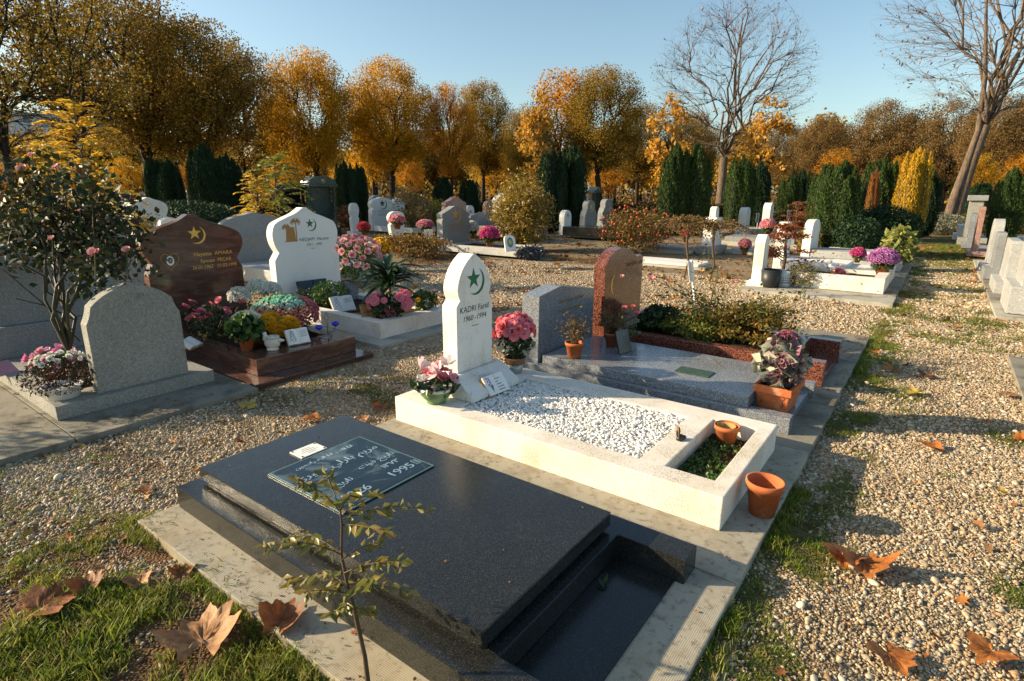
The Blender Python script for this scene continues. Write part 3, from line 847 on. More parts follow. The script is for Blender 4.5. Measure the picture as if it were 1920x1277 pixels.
# ------------------------------------------------------------------ grave 3: grey polished granite
g=thing('grave','polished grey granite grave with a slanted-top headstone and flat slab','grave',(-1.5,4.13,.04))
ox,oy=1.5,-4.13
B().plate([v+ox for v in(-2.70,-.86,-.57)],[v+oy for v in(3.66,3.765,4.48,4.585)],{(1,1)},0,.105,.004).make('base',grey_granite,g)
B().box(-.858+ox,-.60+ox,3.766+oy,4.479+oy,0,.05,.002).make('trough_floor',grey_granite,g)
B().box(-2.44+ox,-.835+ox,3.705+oy,4.54+oy,.1052,.178,.006).make('slab',grey_granite,g)
P_=[(3.69,.106),(4.60,.106),(4.60,.60),(4.56,.615),(4.02,.70),(3.70,.655)]
hs=B().prism([(a+oy,c) for a,c in P_],-2.64+ox,-2.475+ox,.004).make('headstone',grey_granite,g)
scribble(hs,gold,on_face(-2.4745+ox,4.17+oy,.53),[(-.17,.2,.035,.042,.3),(-.2,.16,-.04,.042,.3)])
# ------------------------------------------------------------------ grave 4: red granite
g=thing('grave','red speckled granite grave with an overgrown planted bed and round-topped headstone','grave',(-1.6,5.2,.041))
ox,oy=1.6,-5.2
B().plate([v+ox for v in(-2.42,-2.3,-.92,-.80,-.56)],[v+oy for v in(4.79,4.89,5.60,5.70)],{(1,1),(3,1)},0,.195,.005).make('border',red_granite,g)
B().box(-2.299+ox,-.921+ox,4.891+oy,5.599+oy,0,.15).make('soil_bed',soil,g)
B().box(-.799+ox,-.57+ox,4.891+oy,5.599+oy,0,.045,.002).make('trough_floor',red_granite,g)
B().box(-2.60+ox,-2.425+ox,4.74+oy,5.68+oy,0,.235,.004).make('plinth',red_granite,g)
P_=[(4.72,.236),(5.54,.236),(5.54,.81),(5.50,.838),(5.40,.83),(5.36,.845),(5.30,.885),(5.18,.925),(5.05,.942),(4.92,.925),(4.80,.875),(4.74,.82),(4.72,.79)]
hs=B().prism([(a+oy,c) for a,c in P_],-2.55+ox,-2.43+ox,.004).make('headstone',red_granite,g)
b=B(); b.merge(flat_bm(crescent_pts(.11,.6,110,250)),on_face(-2.4295+ox,4.95+oy,.60)); b.make('crescent',gold,hs)
scribble(hs,gold,on_face(-2.4295+ox,5.25+oy,.74),[(-.1,.2,.03,.045,.3)],seed=8)

# ------------------------------------------------------------------ left graves
g=thing('grave','weathered grey granite grave seen from behind its blank stepped footstone, at the left edge','grave',(-5.3,1.5,.036))
ox,oy=5.3,-1.5
B().plate([v+ox for v in(-6.5,-6.2,-5.7,-4.72,-4.43)],[v+oy for v in(1.01,1.16,1.86,2.03)],{(2,1)},0,.095,.004).make('slab',grey_rough,g)
B().box(-5.699+ox,-4.721+ox,1.161+oy,1.859+oy,0,.05).make('soil_bed',soil,g)
hs=headstone(g,'blank',-4.49+ox,.11,1.275+oy,1.872+oy,.096,.83,grey_rough,.006,'footstone')
B().box(-6.45+ox,-6.05+ox,1.05+oy,2.1+oy,.096,.36,.006).make('plinth',grey_stone,g)
headstone(g,'ogee',-6.10+ox,.13,1.14+oy,2.02+oy,.361,1.10,grey_stone,.005)

g=thing('grave','polished brown granite grave crowded with chrysanthemum pots, gold star on its ogee headstone','grave',(-5.1,2.8,.0))
ox,oy=5.1,-2.8
B().box(-6.4+ox,-4.085+ox,2.165+oy,3.335+oy,-.04,.034,.004).make('base',brown_granite,g)
B().plate([v+ox for v in(-5.95,-5.82,-4.55,-4.27)],[v+oy for v in(2.30,2.42,3.15,3.28)],{(1,1)},.0345,.172,.004).make('border',brown_granite,g)
B().box(-5.819+ox,-4.551+ox,2.421+oy,3.149+oy,.0346,.13).make('soil_bed',soil,g)
B().box(-6.25+ox,-5.97+ox,2.26+oy,3.3+oy,.0345,.17,.004).make('plinth',brown_granite,g)
hs=headstone(g,'ogee_wide',-6.05+ox,.12,2.27+oy,3.245+oy,.1705,1.262,brown_granite,.006)
hx=-6.0495+ox
emblem(hs,gold,hx,2.78+oy,1.055,.088)
lettering(hs,[('Hayette  AMARA',.056,0,0),('Epouse  PECAR',.050,.02,0),('26.01.1962   21.02.1995',.048,.0,.2)],gold,on_face(hx,2.93+oy,.86),gap=1.25)
heart=[(16*math.sin(a)**3/16*.085,(13*math.cos(a)-5*math.cos(2*a)-2*math.cos(3*a)-math.cos(4*a))/16*.092) for a in [2*math.pi*k/40 for k in range(40)]]
b=B(); mt=on_face(hx,2.50+oy,.82); b.tube([mt@Vector((x,y,.001)) for x,y in heart+heart[:1]],.002,5); b.make('heart_outline',gold,hs)
b=B(); b.merge(flat_bm([(.036*math.cos(a),.047*math.sin(a)) for a in [2*math.pi*k/24 for k in range(24)]],.004),mt); md=b.make('medallion',paper_white,hs)
b=B(); b.merge(flat_bm([(.022*math.cos(a),.030*math.sin(a)+.004) for a in [2*math.pi*k/20 for k in range(20)]],.001),mt@Matrix.Translation((0,0,.004))); b.make('portrait_hair',plain('portrait_dark',(.03,.015,.01),.5),md)
b=B(); b.merge(flat_bm([(.013*math.cos(a),.018*math.sin(a)+.002) for a in [2*math.pi*k/20 for k in range(20)]],.001),mt@Matrix.Translation((0,0,.0052))); b.make('portrait_face',plain('portrait_face',(.40,.22,.14),.5),md)

g=thing('grave','white grave with planted border, its white ogee headstone showing palm trees and green star','grave',(-5.4,4.25,.03))
ox,oy=5.4,-4.25
B().plate([v+ox for v in(-6.3,-6.18,-4.57,-4.43)],[v+oy for v in(3.72,3.85,4.62,4.745)],{(1,1)},0,.17,.005).make('border',white_stone,g)
B().box(-6.179+ox,-4.571+ox,3.851+oy,4.619+oy,0,.12).make('soil_bed',soil,g)
hs=headstone(g,'ogee',-6.30+ox,.13,3.76+oy,4.672+oy,.04,1.265,white_clean,.006)
hx=-6.2995+ox
emblem(hs,green_paint,hx,4.285+oy,1.055,.075)
lettering(hs,[('NEDJAM  Hacene',.058,.03,.0),('1911 - 1993',.046,0.02,.3)],green_dk,on_face(hx,4.29+oy,.88),gap=1.15)
b=B(); b.merge(flat_bm([(-.03,-.002),(.03,-.002),(.03,.002),(-.03,.002)]),on_face(hx,4.29+oy,.765)); b.make('line_ornament',green_dk,hs)
palm_gold=plain('ochre_relief',(.40,.19,.05),.6,.3,90)
b=B(); mt=on_face(hx,4.0+oy,.965)
b.merge(flat_bm([(-.07,-.09),(.065,-.09),(.05,.075),(-.055,.075)]),mt)
b.merge(flat_bm([(-.085,-.10),(.085,-.10),(.08,-.088),(-.08,-.088)],.003),mt)
def palmlet(cx,cy,sc,trunk):
    b.merge(flat_bm([(cx-.007,trunk),(cx+.007,trunk),(cx+.005,cy),(cx-.005,cy)],.003),mt)
    for k in range(9):
        a=R(-35+250*k/8); l=sc*.062
        p=[(cx,cy),(cx+l*.5*math.cos(a),cy+l*.6*math.sin(a)+.012),(cx+l*math.cos(a),cy+l*.7*math.sin(a)-.004),(cx+l*.85*math.cos(a)-.006,cy+l*.45*math.sin(a)-.018),(cx+l*.4*math.cos(a),cy+l*.3*math.sin(a)-.002)]
        b.merge(flat_bm(p,.002+.0003*k),mt)
palmlet(.075,.13,1.15,-.09); palmlet(-.055,.075,.9,-.02)
b.make('palm_relief',palm_gold,hs)

# ------------------------------------------------------------------ the other graves
GRP='gravestones further back in the cemetery'
def stone_(label, kind, x, y0, y1, z1, m, th=.14, z0=0.0, plinth=None, bed=None, em=None, txt=None, slabm=None, cat='gravestone', grave=False, bedh=.18, pm_=None):
    """headstone facing +x with optional plinth and a bed or slab running towards +x (bed = far end x)"""
    cy=(y0+y1)/2
    g=thing('grave' if bed is not None else 'gravestone',label,'grave' if bed is not None else cat,(x,cy,z0),0,GRP)
    h=(y1-y0)/2; zb=0
    if plinth: B().box(-th-.08,.08,-h-.06,h+.06,0,plinth,.008).make('plinth',pm_ or m,g); zb=plinth+.001
    hs=headstone(g,kind,0,th,-h,h,zb,z1-z0,m,.008)
    if em: emblem(hs,em,.0005,0,(z1-z0)*.78,h*.34)
    if txt:
        H=z1-z0
        for q,wd in enumerate((.9,.6,.75)):
            b=B()
            n=6
            for k in range(n):
                b.merge(flat_bm([(0,-.012),(wd*h*1.3/n*.7,-.012),(wd*h*1.3/n*.7,.012),(0,.012)],.001),on_face(.0005,-wd*h*.65+wd*h*1.3*k/n,H*.58-H*.06*q))
            b.make('inscription',txt,hs)
    if bed is not None:
        L_=bed-x; sm_=slabm or m
        hh=max(h,.42)
        B().plate([.09,.20,L_-.14,L_],[-hh-.05,-hh+.07,hh-.07,hh+.05],{(1,1)} if grave else set(),0,bedh,.006).make('border' if grave else 'slab',sm_,g)
        if grave: B().box(.201,L_-.141,-hh+.071,hh-.071,0,bedh*.75).make('soil_bed',soil,g)
    return g
# left and middle, from near to far
stone_('grey granite gravestone with stepped pyramid top, just left of the brown ogee stone','flat',-8.3,2.40,3.20,.86,grey_stone,.2,0,.25,-6.8,slabm=grey_stone)
sp_=[o for o in COL.objects if o.name.startswith('grave') and o.get('label','').startswith('grey granite gravestone with stepped')][0]
B().box(-.19,-.01,-.33,.33,.865,.91,.004).box(-.17,-.03,-.22,.22,.911,.955,.004).box(-.15,-.05,-.10,.10,.956,1.0,.004).make('stepped_top',grey_stone,sp_)
stone_('grey stone ogee headstone between the brown and the white ogee stones','lobe',-9.4,4.75,5.86,1.13,grey_stone,.15,.1,None,-7.6,em=None,txt=plain('faded_gold',(.3,.22,.12),.6),slabm=pale_granite,bedh=.22)
stone_('low grey plinth with pale border behind the palm-relief headstone','flat',-9.6,6.2,7.2,.52,pale_granite,.25,0,None,-7.8,slabm=pale_granite,bedh=.2)
stone_('small white rounded stone half hidden behind the brown ogee headstone','oval',-9.5,3.84,4.16,1.08,white_far,.14,0,.15)
stone_('white double-curved headstone left of the tall dark cypresses','lobe',-14,5.15,5.90,1.33,white_far,.2,0,.2)
stone_('slim white headstone just behind the double-curved white one','lobe',-14.6,5.1,5.6,1.22,white_far,.16,0,.2)
stone_('white headstone with two ogee peaks, left peak marked with a star','lobe',-16.7,13.95,15.0,1.27,white_far,.22,.08,None,-14.6,em=dark_letter,txt=grey_letter,grave=True,slabm=white_far)
stone_('right half of the twin white ogee stone','lobe',-16.72,15.02,15.6,1.26,white_far,.2,.08)
stone_('grey rounded stone peeping over the twin white headstone','round',-18.4,15.35,16.0,1.32,grey_stone,.2)
stone_('white oval-headed stele with a brown post behind it','oval',-16.5,12.85,13.2,1.08,white_far,.14,.0,.12)
stone_('small white round-headed stele with a dark emblem, in front of the yellow shrub','oval',-12.5,11.05,11.62,.93,white_far,.12,.0,.25,em=dark_letter)
stone_('grey granite gabled headstone with gold crescent, heading a long bordered bed','gable',-10.0,10.55,11.58,1.13,grey_stone,.2,.05,None,-7.66,em=gold,txt=plain('faded_copper',(.35,.16,.07),.6),grave=True,slabm=pale_granite,bedh=.17)
stone_('brown granite gabled stone rising behind the grey gabled headstone','gable',-13,13.9,14.9,1.31,pink_granite,.2,0,.2)
stone_('tiny grey stone with a white base, right of the brown gabled one','round',-14.6,16.1,16.6,.98,grey_stone,.15,0,.3,pm_=white_far)
stone_('small white oval stele with a dark star','oval',-13.8,15.85,16.25,1.0,white_far,.12,0,.2,em=dark_letter)
stone_('wide low dark grey stone with sweeping shoulders behind a pink slab','lobe',-12,13.95,15.3,.84,grey_granite,.18,.15,None,-10.0,slabm=pink_granite,bedh=.3)
stone_('round-topped pink granite headstone left of the white ogee one','round',-15,18.43,19.1,1.12,pink_granite,.2,0,.2)
stone_('white ogee headstone half hidden by the tall yellow-green shrub','lobe',-12,15.3,16.25,1.43,white_far,.2,0,.2)
stone_('white stele with dark star and crescent right of the yellow-green shrub','pointed',-10.1,16.49,16.95,.90,white_far,.2,.10,None,-8.0,em=dark_letter,slabm=black_granite,bedh=.3)
stone_('grey ogee stele on a plinth, second stone right of the yellow-green shrub','bell',-10.2,18.05,18.93,1.2,grey_stone,.22,.05,.18,txt=None,em=gold)
stone_('tall white curved stone behind the grey ogee stele','pointed',-12.9,22.15,23.1,1.36,white_far,.25,0,.15)
stone_('grey round-headed stone left of the rose-hip bush','bell',-11.8,22.4,23.5,1.2,grey_stone,.25,0,.15)
stone_('white round-topped stele standing before the dark green hedge gap','pointed',-5.76,22.0,22.5,.98,white_far,.28,.0,.16)
stone_('taller white stele to the right, near the two dark plume cypresses','pointed',-5.47,24.2,24.75,1.12,white_far,.28,.0,.18)
stone_('small white marker stone at the foot of the middle cypresses','round',-8.6,22.5,22.9,.5,white_far,.15)
# white gabled monument with little stele on top (right of the rose-hip bush)
g=thing('gravestone','white gabled monument carrying a small pointed stele on its ridge','gravestone',(-4.5,14.75,0),0,GRP)
B().box(-.42,.12,-.42,.42,0,.20,.01).make('plinth',grey_stone,g)
B().prism([(-.33,.201),(.33,.201),(.33,.72),(.20,.90),(-.20,.90),(-.33,.72)],-.28,0,.008).make('headstone',white_far,g)
B().prism(outline('stele',-.13,.13,.901,1.16),-.22,-.07,.005).make('finial',white_far,g)
for (x0,x1,y0,y1,h,m,lb) in [(-6.2,-4.95,13.9,14.9,.16,grey_stone,'low grey slab before the white gabled monument'),(-5.4,-3.7,11.25,12.2,.10,white_far,'flat pale slab edged in white between the dead shrubs'),(-4.35,-3.2,14.9,15.9,.13,pale_granite,'small pale stepped slab beside the white gabled monument'),(-5.2,-3.1,17.2,18.6,.26,grey_stone,'wide grey slab grave behind the white gabled monument'),(-6.4,-4.6,22.6,24.0,.18,concrete_light,'pale slab at the foot of the white steles'),(-3.9,-2.6,20.0,21.2,.2,white_far,'white slab behind the orange maple')]:
    g=thing('grave_slab',lb,'grave slab',((x0+x1)/2,(y0+y1)/2,0),0,GRP)
    hx,hy=(x1-x0)/2,(y1-y0)/2
    B().box(-hx,hx,-hy,hy,0,h*.5,.008).make('base',concrete_light,g)
    B().box(-hx+.12,hx-.1,-hy+.1,hy-.1,h*.5+.001,h,.008).make('slab',m,g)
# green and black canopy monuments
def canopy(label,x,y0,y1,h,m,round_=True):
    cy=(y0+y1)/2; hw=(y1-y0)/2
    g=thing('monument',label,'monument',(x,cy,0),0,GRP)
    B().box(-.5,.12,-hw-.05,hw+.05,0,.22,.01).make('base',m,g)
    B().box(-.34,-.14,-hw+.1,hw-.1,.221,h*.82,.01).make('panel',m,g)
    for s_ in(-1,1):
        B().lathe([(.07,.221),(.06,.26),(.055,h*.80),(.075,h*.82)],(-.02,s_*(hw-.08),0),14).make('column',m,g)
    top=B()
    top.box(-.45,.10,-hw-.03,hw+.03,h*.821,h*.86,.01)
    prof=[(hw,h*.861)]+[((hw)*math.cos(a),h*.89+(h*.11)*math.sin(a)) for a in [math.pi*k/12 for k in range(13)]]+[(-hw,h*.861)] if round_ else [(hw+.08,h*.861),(0,h),(-hw-.08,h*.861)]
    top.prism(prof,-.42,.07,.008)
    tp=top.make('roof',m,g)
    emblem(tp,gold,.0715,0,h*.925,.07)
canopy('dark green granite canopy monument with a curved roof and gold star',-17.4,11.85,12.95,1.97,dark_green_granite)
canopy('black granite canopy monument with a pitched roof, left of the green one',-18.2,11.25,12.25,1.76,black_granite,False)
canopy('small dark canopy monument with a pitched roof behind the grey steles',-15.3,27.9,28.9,1.75,dark_green_granite,False)
canopy('pale canopy monument with a pitched roof standing among the cypresses',-4.9,34.0,35.0,1.55,grey_stone,False)

# ------------------------------------------------------------------ row along the aisle, beyond the cross path (x -2.4 .. -0.4)
strip('pavement',-2.42,-.38,9.20,9.86,.05,concrete_light)
strip('pavement',-2.42,-.39,9.87,14.8,.06,concrete)
g=thing('grave','white box-shaped grave with leaf-streaked sides and a leaning white stele, at the cross path','grave',(-1.3,10.2,.06))
ox,oy=1.3,-10.2
B().plate([v+ox for v in(-1.75,-1.6,-.7,-.55)],[v+oy for v in(9.90,10.02,10.75,10.9)],{(1,1)},.0,.23,.008).make('border',white_slab,g)
B().box(-1.599+ox,-.701+ox,10.021+oy,10.749+oy,0,.17).make('soil_bed',soil,g)
B().box(-2.4+ox,-2.12+ox,9.55+oy,9.95+oy,-.01,.07,.01).make('plinth',white_stone,g)
B().prism(outline('pointed',9.60+oy,9.88+oy,.071,.80),-2.34+ox,-2.19+ox,.006).make('headstone',white_stone,g)
g=thing('grave','white slab grave behind the orange maple with a thick white stele','grave',(-1.3,11.6,.06))
B().box(-.95,.1,-.5,.45,0,.26,.01).make('slab',white_clean,g)
B().box(.101,.75,-.5,.45,0,.20,.01).make('foot_slab',white_slab,g)
B().prism(outline('round',-.1,.42,.0,.92),-1.15,-.98,.006).make('headstone',white_stone,g)
g=thing('grave','pale stepped slab grave with a round-headed pink-white stele beside the big cypress','grave',(-1.3,13.6,.06))
B().box(-1.0,.78,-.55,.55,0,.16,.01).make('base',pale_granite,g)
B().box(-.8,.55,-.45,.45,.161,.30,.01).make('slab',pale_granite,g)
B().prism(outline('round',-.35,.55,.161,.90),-1.0,-.84,.006).make('headstone',white_stone,g)
g=thing('grave','pale grave ledge tucked beneath the dark cypress by the aisle','grave',(-1.3,15.2,.0))
B().box(-.9,.75,-.5,.5,0,.14,.01).make('base',concrete_light,g)
B().box(-.8,.60,-.42,.42,.141,.25,.01).make('slab',white_far,g)

# ------------------------------------------------------------------ row on the right of the aisle: backs towards us
strip('pavement',.68,4.0,4.6,6.90,.035,concrete)
strip('pavement',.70,4.0,9.10,10.35,.04,concrete_light)
strip('pavement',.70,4.0,10.36,12.9,.05,concrete)
strip('pavement',.68,4.0,13.0,16.8,.045,concrete_light)
def right(label,y0,y1,h,m,kind,pl=.2,x=.86,th=.14,z0=.05,slab=None):
    cy=(y0+y1)/2; hh=(y1-y0)/2
    g=thing('grave',label,'grave',(x,cy,z0),0,'graves on the right of the aisle')
    B().box(-.10,.30,-hh-.07,hh+.07,0,pl,.008).make('plinth',m,g)
    B().prism(outline(kind,-hh,hh,pl+.001,h),0,th,.006).make('headstone',m,g)
    B().box(.301,1.9,-hh-.07,hh+.07,0,pl*.8,.008).make('slab',slab or m,g)
    return g
right('tall pale granite headstone at the right edge of the picture on a two-step plinth',9.40,10.25,1.20,pale_granite,'gable',.34,.90,.16)
right('square grey granite headstone, second from the front on the right of the aisle',11.2,12.15,.78,pale_granite,'flat',.18,.86,.13)
right('narrow grey stone left of the square one, third along the right row',13.05,13.6,.80,grey_stone,'flat',.18,.80,.12,slab=black_granite)
right('pale grey headstone with white edge, fourth along the right row',14.5,15.2,.98,pale_granite,'round',.12,.80,.16)
right('reddish brown headstone with black back in the right row',17.6,18.6,1.15,pink_granite,'flat',.12,.66,.10,slab=black_granite)
right('blue-grey low headstone behind the reddish one in the right row',20.2,21.0,.95,grey_granite,'round',.12,.60,.12)
g=thing('monument','tall weathered pillar monument with a flat cap near the end of the right row','monument',(.62,22.6,0),0,'graves on the right of the aisle')
B().box(-.2,.5,-.6,.6,0,.22,.01).make('base',grey_rough,g); B().box(-.08,.26,-.30,.30,.221,1.30,.01).make('pillar',grey_rough,g); B().box(-.14,.34,-.38,.38,1.301,1.46,.01).make('cap',grey_stone,g)
right('small white stepped stone at the far end of the right row',24.6,25.2,.5,white_far,'flat',.2,.42,.2,.0)
for k,(y,h,m,lb) in enumerate([(11.8,.22,black_granite,'black polished slab grave behind the square grey headstone'),(13.6,.25,dark_green_granite,'dark slab grave set back on the right'),(9.7,.3,grey_stone,'broad grey slab grave at the right edge')]):
    g=thing('grave_slab',lb,'grave slab',(3.3,y,.04),0,'graves on the right of the aisle')
    B().box(-.5,1.4,-.5,.5,0,h*.6,.01).make('base',m,g); B().box(-.4,1.3,-.4,.4,h*.6+.001,h,.01).make('slab',m,g)
# ------------------------------------------------------------------ pots and flowers
def petal_heads(P, N, rad, r, petals=9, layers=2, cup=.5, wid=.55, mix=None):
    """rosettes of petals at points P facing N; returns V,F,v"""
    V=[];F=[];A=[];o=0
    for i,(p,nn) in enumerate(zip(P,N)):
        n=np.array(nn,float); n/=np.linalg.norm(n); a=np.cross(n,[.31,.77,.2]); a/=np.linalg.norm(a); b=np.cross(n,a)
        R0=rad*r.uniform(.8,1.2); c=r.rand() if mix is None else mix[i]
        for l in range(layers):
            el=cup+(1-cup)*l/max(1,layers-1)*.9 if layers>1 else cup; Lr=R0*(1-.22*l)
            for k in range(petals):
                t=2*math.pi*(k+.5*l)/petals+r.uniform(-.12,.12)
                d=(a*math.cos(t)+b*math.sin(t)); s=np.cross(n,d)
                e=el*1.35+r.uniform(-.15,.15); u=d*math.cos(e)+n*math.sin(e); w=math.tan(math.pi/petals)*Lr*wid*2
                p1=p+u*Lr*.5; p2=p+u*Lr+n*Lr*.12
                V+=[p,p1-s*w,p2-s*w*.5,p2+s*w*.5,p1+s*w]; F+=[[o,o+1,o+2],[o,o+2,o+3],[o,o+3,o+4]]
                A+=[min(1,max(0,c+r.uniform(-.06,.06)+.05*l))]*5; o+=5
    return np.array(V),np.array(F),np.array(A)
def heads_obj(name,P,N,rad,r,m,parent,**k):
    v,f,a=petal_heads(P,N,rad,r,**k); return put(name,np_mesh(name,v,f,a),m,parent)
def petalm(name,cols): return foliage(name,cols,.3,.6,spec=.2)
pt_pink=petalm('pink_petals',[(.85,.45,.48),(.80,.20,.28),(.9,.66,.62)])
pt_lily=petalm('lily_petals',[(.9,.72,.72),(.78,.32,.42),(.92,.84,.80),(.9,.78,.76)])
pt_white=petalm('white_petals',[(.78,.80,.74),(.86,.84,.76),(.70,.74,.66)])
pt_cream=petalm('cream_petals',[(.80,.74,.56),(.86,.82,.68),(.62,.66,.40)])
pt_yellow=petalm('yellow_petals',[(.80,.42,.02),(.85,.52,.04),(.70,.30,.01)])
pt_red=petalm('red_petals',[(.55,.05,.07),(.72,.14,.16),(.40,.03,.04)])
pt_mag=petalm('magenta_petals',[(.62,.06,.24),(.75,.16,.34),(.48,.03,.18)])
pt_mauve=petalm('mauve_petals',[(.52,.20,.48),(.62,.30,.58),(.42,.12,.36)])
pt_multi=petalm('rainbow_petals',[(.80,.60,.08),(.20,.66,.46),(.62,.80,.70),(.78,.34,.26),(.62,.20,.24)])
pt_blue=petalm('blue_petals',[(.10,.12,.42),(.16,.20,.55)])
pt_coral=petalm('coral_petals',[(.85,.18,.20),(.88,.30,.30)])
lf_dark=foliage('dark_leaves',[(.012,.032,.010),(.025,.055,.014),(.045,.075,.02)],.2,.4,spec=.5)
lf_green=foliage('green_leaves',[(.03,.08,.018),(.06,.13,.025),(.10,.17,.04)],.3,.45,spec=.4)
lf_olive=foliage('olive_leaves',[(.07,.085,.018),(.13,.125,.025),(.20,.16,.035),(.22,.11,.03)],.35,.5)
lf_cab=foliage('cabbage_leaves',[(.09,.13,.08),(.30,.34,.24),(.55,.52,.42),(.24,.08,.12),(.16,.10,.12)],.25,.5,spec=.4)
lf_pale=foliage('pale_broad_leaves',[(.50,.50,.38),(.66,.62,.50),(.30,.34,.22)],.3,.5)
lf_dry=foliage('dry_stalks',[(.13,.085,.04),(.24,.16,.07),(.07,.06,.03)],.2,.7)
lf_rose=foliage('rose_leaves',[(.010,.024,.010),(.02,.04,.014),(.045,.06,.018),(.07,.03,.018)],.2,.5,spec=.25)
lf_red=foliage('red_maple_leaves',[(.28,.06,.02),(.38,.11,.03),(.20,.04,.02),(.32,.15,.05)],.35,.5)
lf_sap=foliage('sapling_leaves',[(.13,.15,.03),(.20,.20,.045),(.28,.20,.05),(.09,.12,.03)],.35,.4,spec=.5)
lf_yel=foliage('yellow_fronds',[(.55,.36,.03),(.66,.42,.04),(.42,.36,.05),(.62,.28,.03)],.45,.5)
FR=np.random.RandomState(33)
def dome(n,rx,ry,rz,z0,r,low=-.1):
    P=[];N=[]
    ga=math.pi*(3-5**.5)
    for i in range(n):
        z=1-(i+.5)/n*(1-low); q=math.sqrt(max(0,1-z*z)); a=i*ga
        d=np.array([q*math.cos(a),q*math.sin(a),z]); k=1+r.uniform(-.06,.06)
        P.append(np.array([d[0]*rx,d[1]*ry,z0+d[2]*rz])*[k,k,1]); N.append(d+r.normal(0,.15,3))
    return np.array(P),np.array(N)
def ball_pts(n,rx,ry,rz,z0,r,shell=.35):
    d=r.normal(size=(n,3)); d/=np.linalg.norm(d,axis=1)[:,None]; q=(shell+(1-shell)*r.rand(n))**.6
    P=d*q[:,None]*[rx,ry,rz]; P[:,2]+=z0; return P
POTS={'clay':[(.70,0),(.72,0),(.98,.80),(1.08,.80),(1.10,1.0),(.98,1.0),(.94,.84),(.66,.06),(0,.06)],
 'bowl':[(.55,0),(.60,.03),(.52,.10),(.80,.35),(.98,.62),(1.0,.84),(1.06,.88),(1.06,1.0),(.96,1.0),(.92,.8),(0,.78)],
 'tub':[(.72,0),(.78,.02),(.98,.92),(1.04,.94),(1.04,1.0),(.95,1.0),(.92,.8),(0,.78)],
 'bucket':[(.80,0),(.82,.01),(1.0,1.0),(.97,1.0),(.80,.08),(0,.08)]}
def pot(parent,kind,rad,h,m,z=0,c=(0,0),name='pot',sq=1):
    return B().lathe([(r_*rad,zz*h) for r_,zz in POTS[kind]],(c[0],c[1],z),32,sq).make(name,m,parent)
def soil_disc(parent,rad,z): return B().lathe([(rad,z-.01),(rad*.6,z+.006),(0,z+.01)],(0,0,0),20).make('soil',soil,parent)
def mum(label,loc,potrad,poth,potm,rx,rz,nf,frad,pm_,petals=10,layers=2,leafm=None,name='chrysanthemum',group=None,mix=None,kind='clay',low=-.15,ry=None,lift=.5):
    g=thing(name,label,'potted flowers',loc,FR.uniform(0,6),group)
    ry=ry or rx
    if poth: pot(g,kind,potrad,poth,potm)
    z0=poth+rz*lift
    P,N=dome(nf,rx,ry,rz,z0,FR,low)
    mm=None if mix is None else [mix(p,FR) for p in P]
    put('leaves',leaf_mesh('leaves',ball_pts(int(140+nf*3),rx*.9,ry*.9,rz*.95,z0-rz*.22,FR),frad*1.5,FR),leafm or lf_green,g)
    heads_obj('blossoms',P,N,frad,FR,pm_,g,petals=petals,layers=layers,mix=mm)
    return g
def rose_mesh(rad):
    v,f,a=petal_heads([np.zeros(3)],[[0,0,1]],rad,FR,petals=5,layers=5,cup=.12,wid=.62)
    return np_mesh('blossom',v,f,a)

# --- green bowl of pink lilies on the white grave
g=thing('flower_bowl','green ceramic bowl of pink lilies and roses, at the near corner of the white grave','flower bowl',(-2.40,2.435,.207)); g.scale=(1.22,)*3
pot(g,'bowl',.083,.085,plastic_green)
B().lathe([(.082,.070),(.0905,.074),(.0905,.0865),(.084,.0865)],(0,0,0),32).make('rim',ceramic_cream,g)
put('leaves',leaf_mesh('leaves',ball_pts(150,.12,.12,.05,.10,FR),.06,FR,.4),lf_dark,g)
rm=rose_mesh(.030)
for k in range(6):
    a=k*1.05; o=put('rose',rm,pt_pink,g); o.location=(.045*math.cos(a),.045*math.sin(a),.145+.02*(k%3)); o.rotation_euler=(-.5*math.sin(a),.5*math.cos(a),k)
for k in range(6):
    a=k*1.05+.4; v,f,aa=petal_heads([np.zeros(3)],[[0,0,1]],.050,FR,petals=6,layers=2,cup=.30,wid=.26)
    o=put('lily',np_mesh('lily',v,f,aa),pt_lily,g); o.location=(.08*math.cos(a),.08*math.sin(a),.135+.05*(k%2)); o.rotation_euler=(-.9*math.sin(a),.9*math.cos(a),k)
# --- wicker basket pot of pink roses behind the stele
g=thing('flower_pot','wicker-rimmed pot of bright pink artificial roses, right of the green-star stele','flower pot',(-2.37,3.235,.207))
B().lathe([(.050,0),(.052,.002),(.064,.075),(.060,.075),(.05,.05),(0,.05)],(0,0,0),24).make('pot',zinc,g)
B().lathe([(.064,.070),(.072,.073),(.078,.108),(.080,.118),(.070,.118),(.064,.09)],(0,0,0),24).make('basket_rim',wicker,g)
put('leaves',leaf_mesh('leaves',ball_pts(330,.125,.125,.11,.22,FR),.06,FR,.5),lf_dark,g)
put('pale_leaves',leaf_mesh('pl',ball_pts(40,.15,.15,.05,.21,FR,.8),.06,FR,.5),lf_pale,g)
v,f,aa=petal_heads([np.zeros(3)],[[0,0,1]],.044,FR,petals=7,layers=3,cup=.2,wid=.55); rm2=np_mesh('blossom',v,f,aa)
P,N=dome(34,.135,.135,.11,.315,FR,-.2)
for k,(p,n) in enumerate(zip(P,N)):
    o=put('rose',rm if k%3 else rm2,pt_pink if k%2 else pt_coral,g); o.location=p; o.rotation_euler=Vector(n).to_track_quat('Z','Y').to_euler(); o.scale=(FR.uniform(.75,1.2),)*3
for k in range(5):
    B().tube([(.01*k-.02,.01,.36),(.02*k-.04,.015*k-.03,.46)],.0035,5).make('stem',lf_pale,g) if k==2 else None
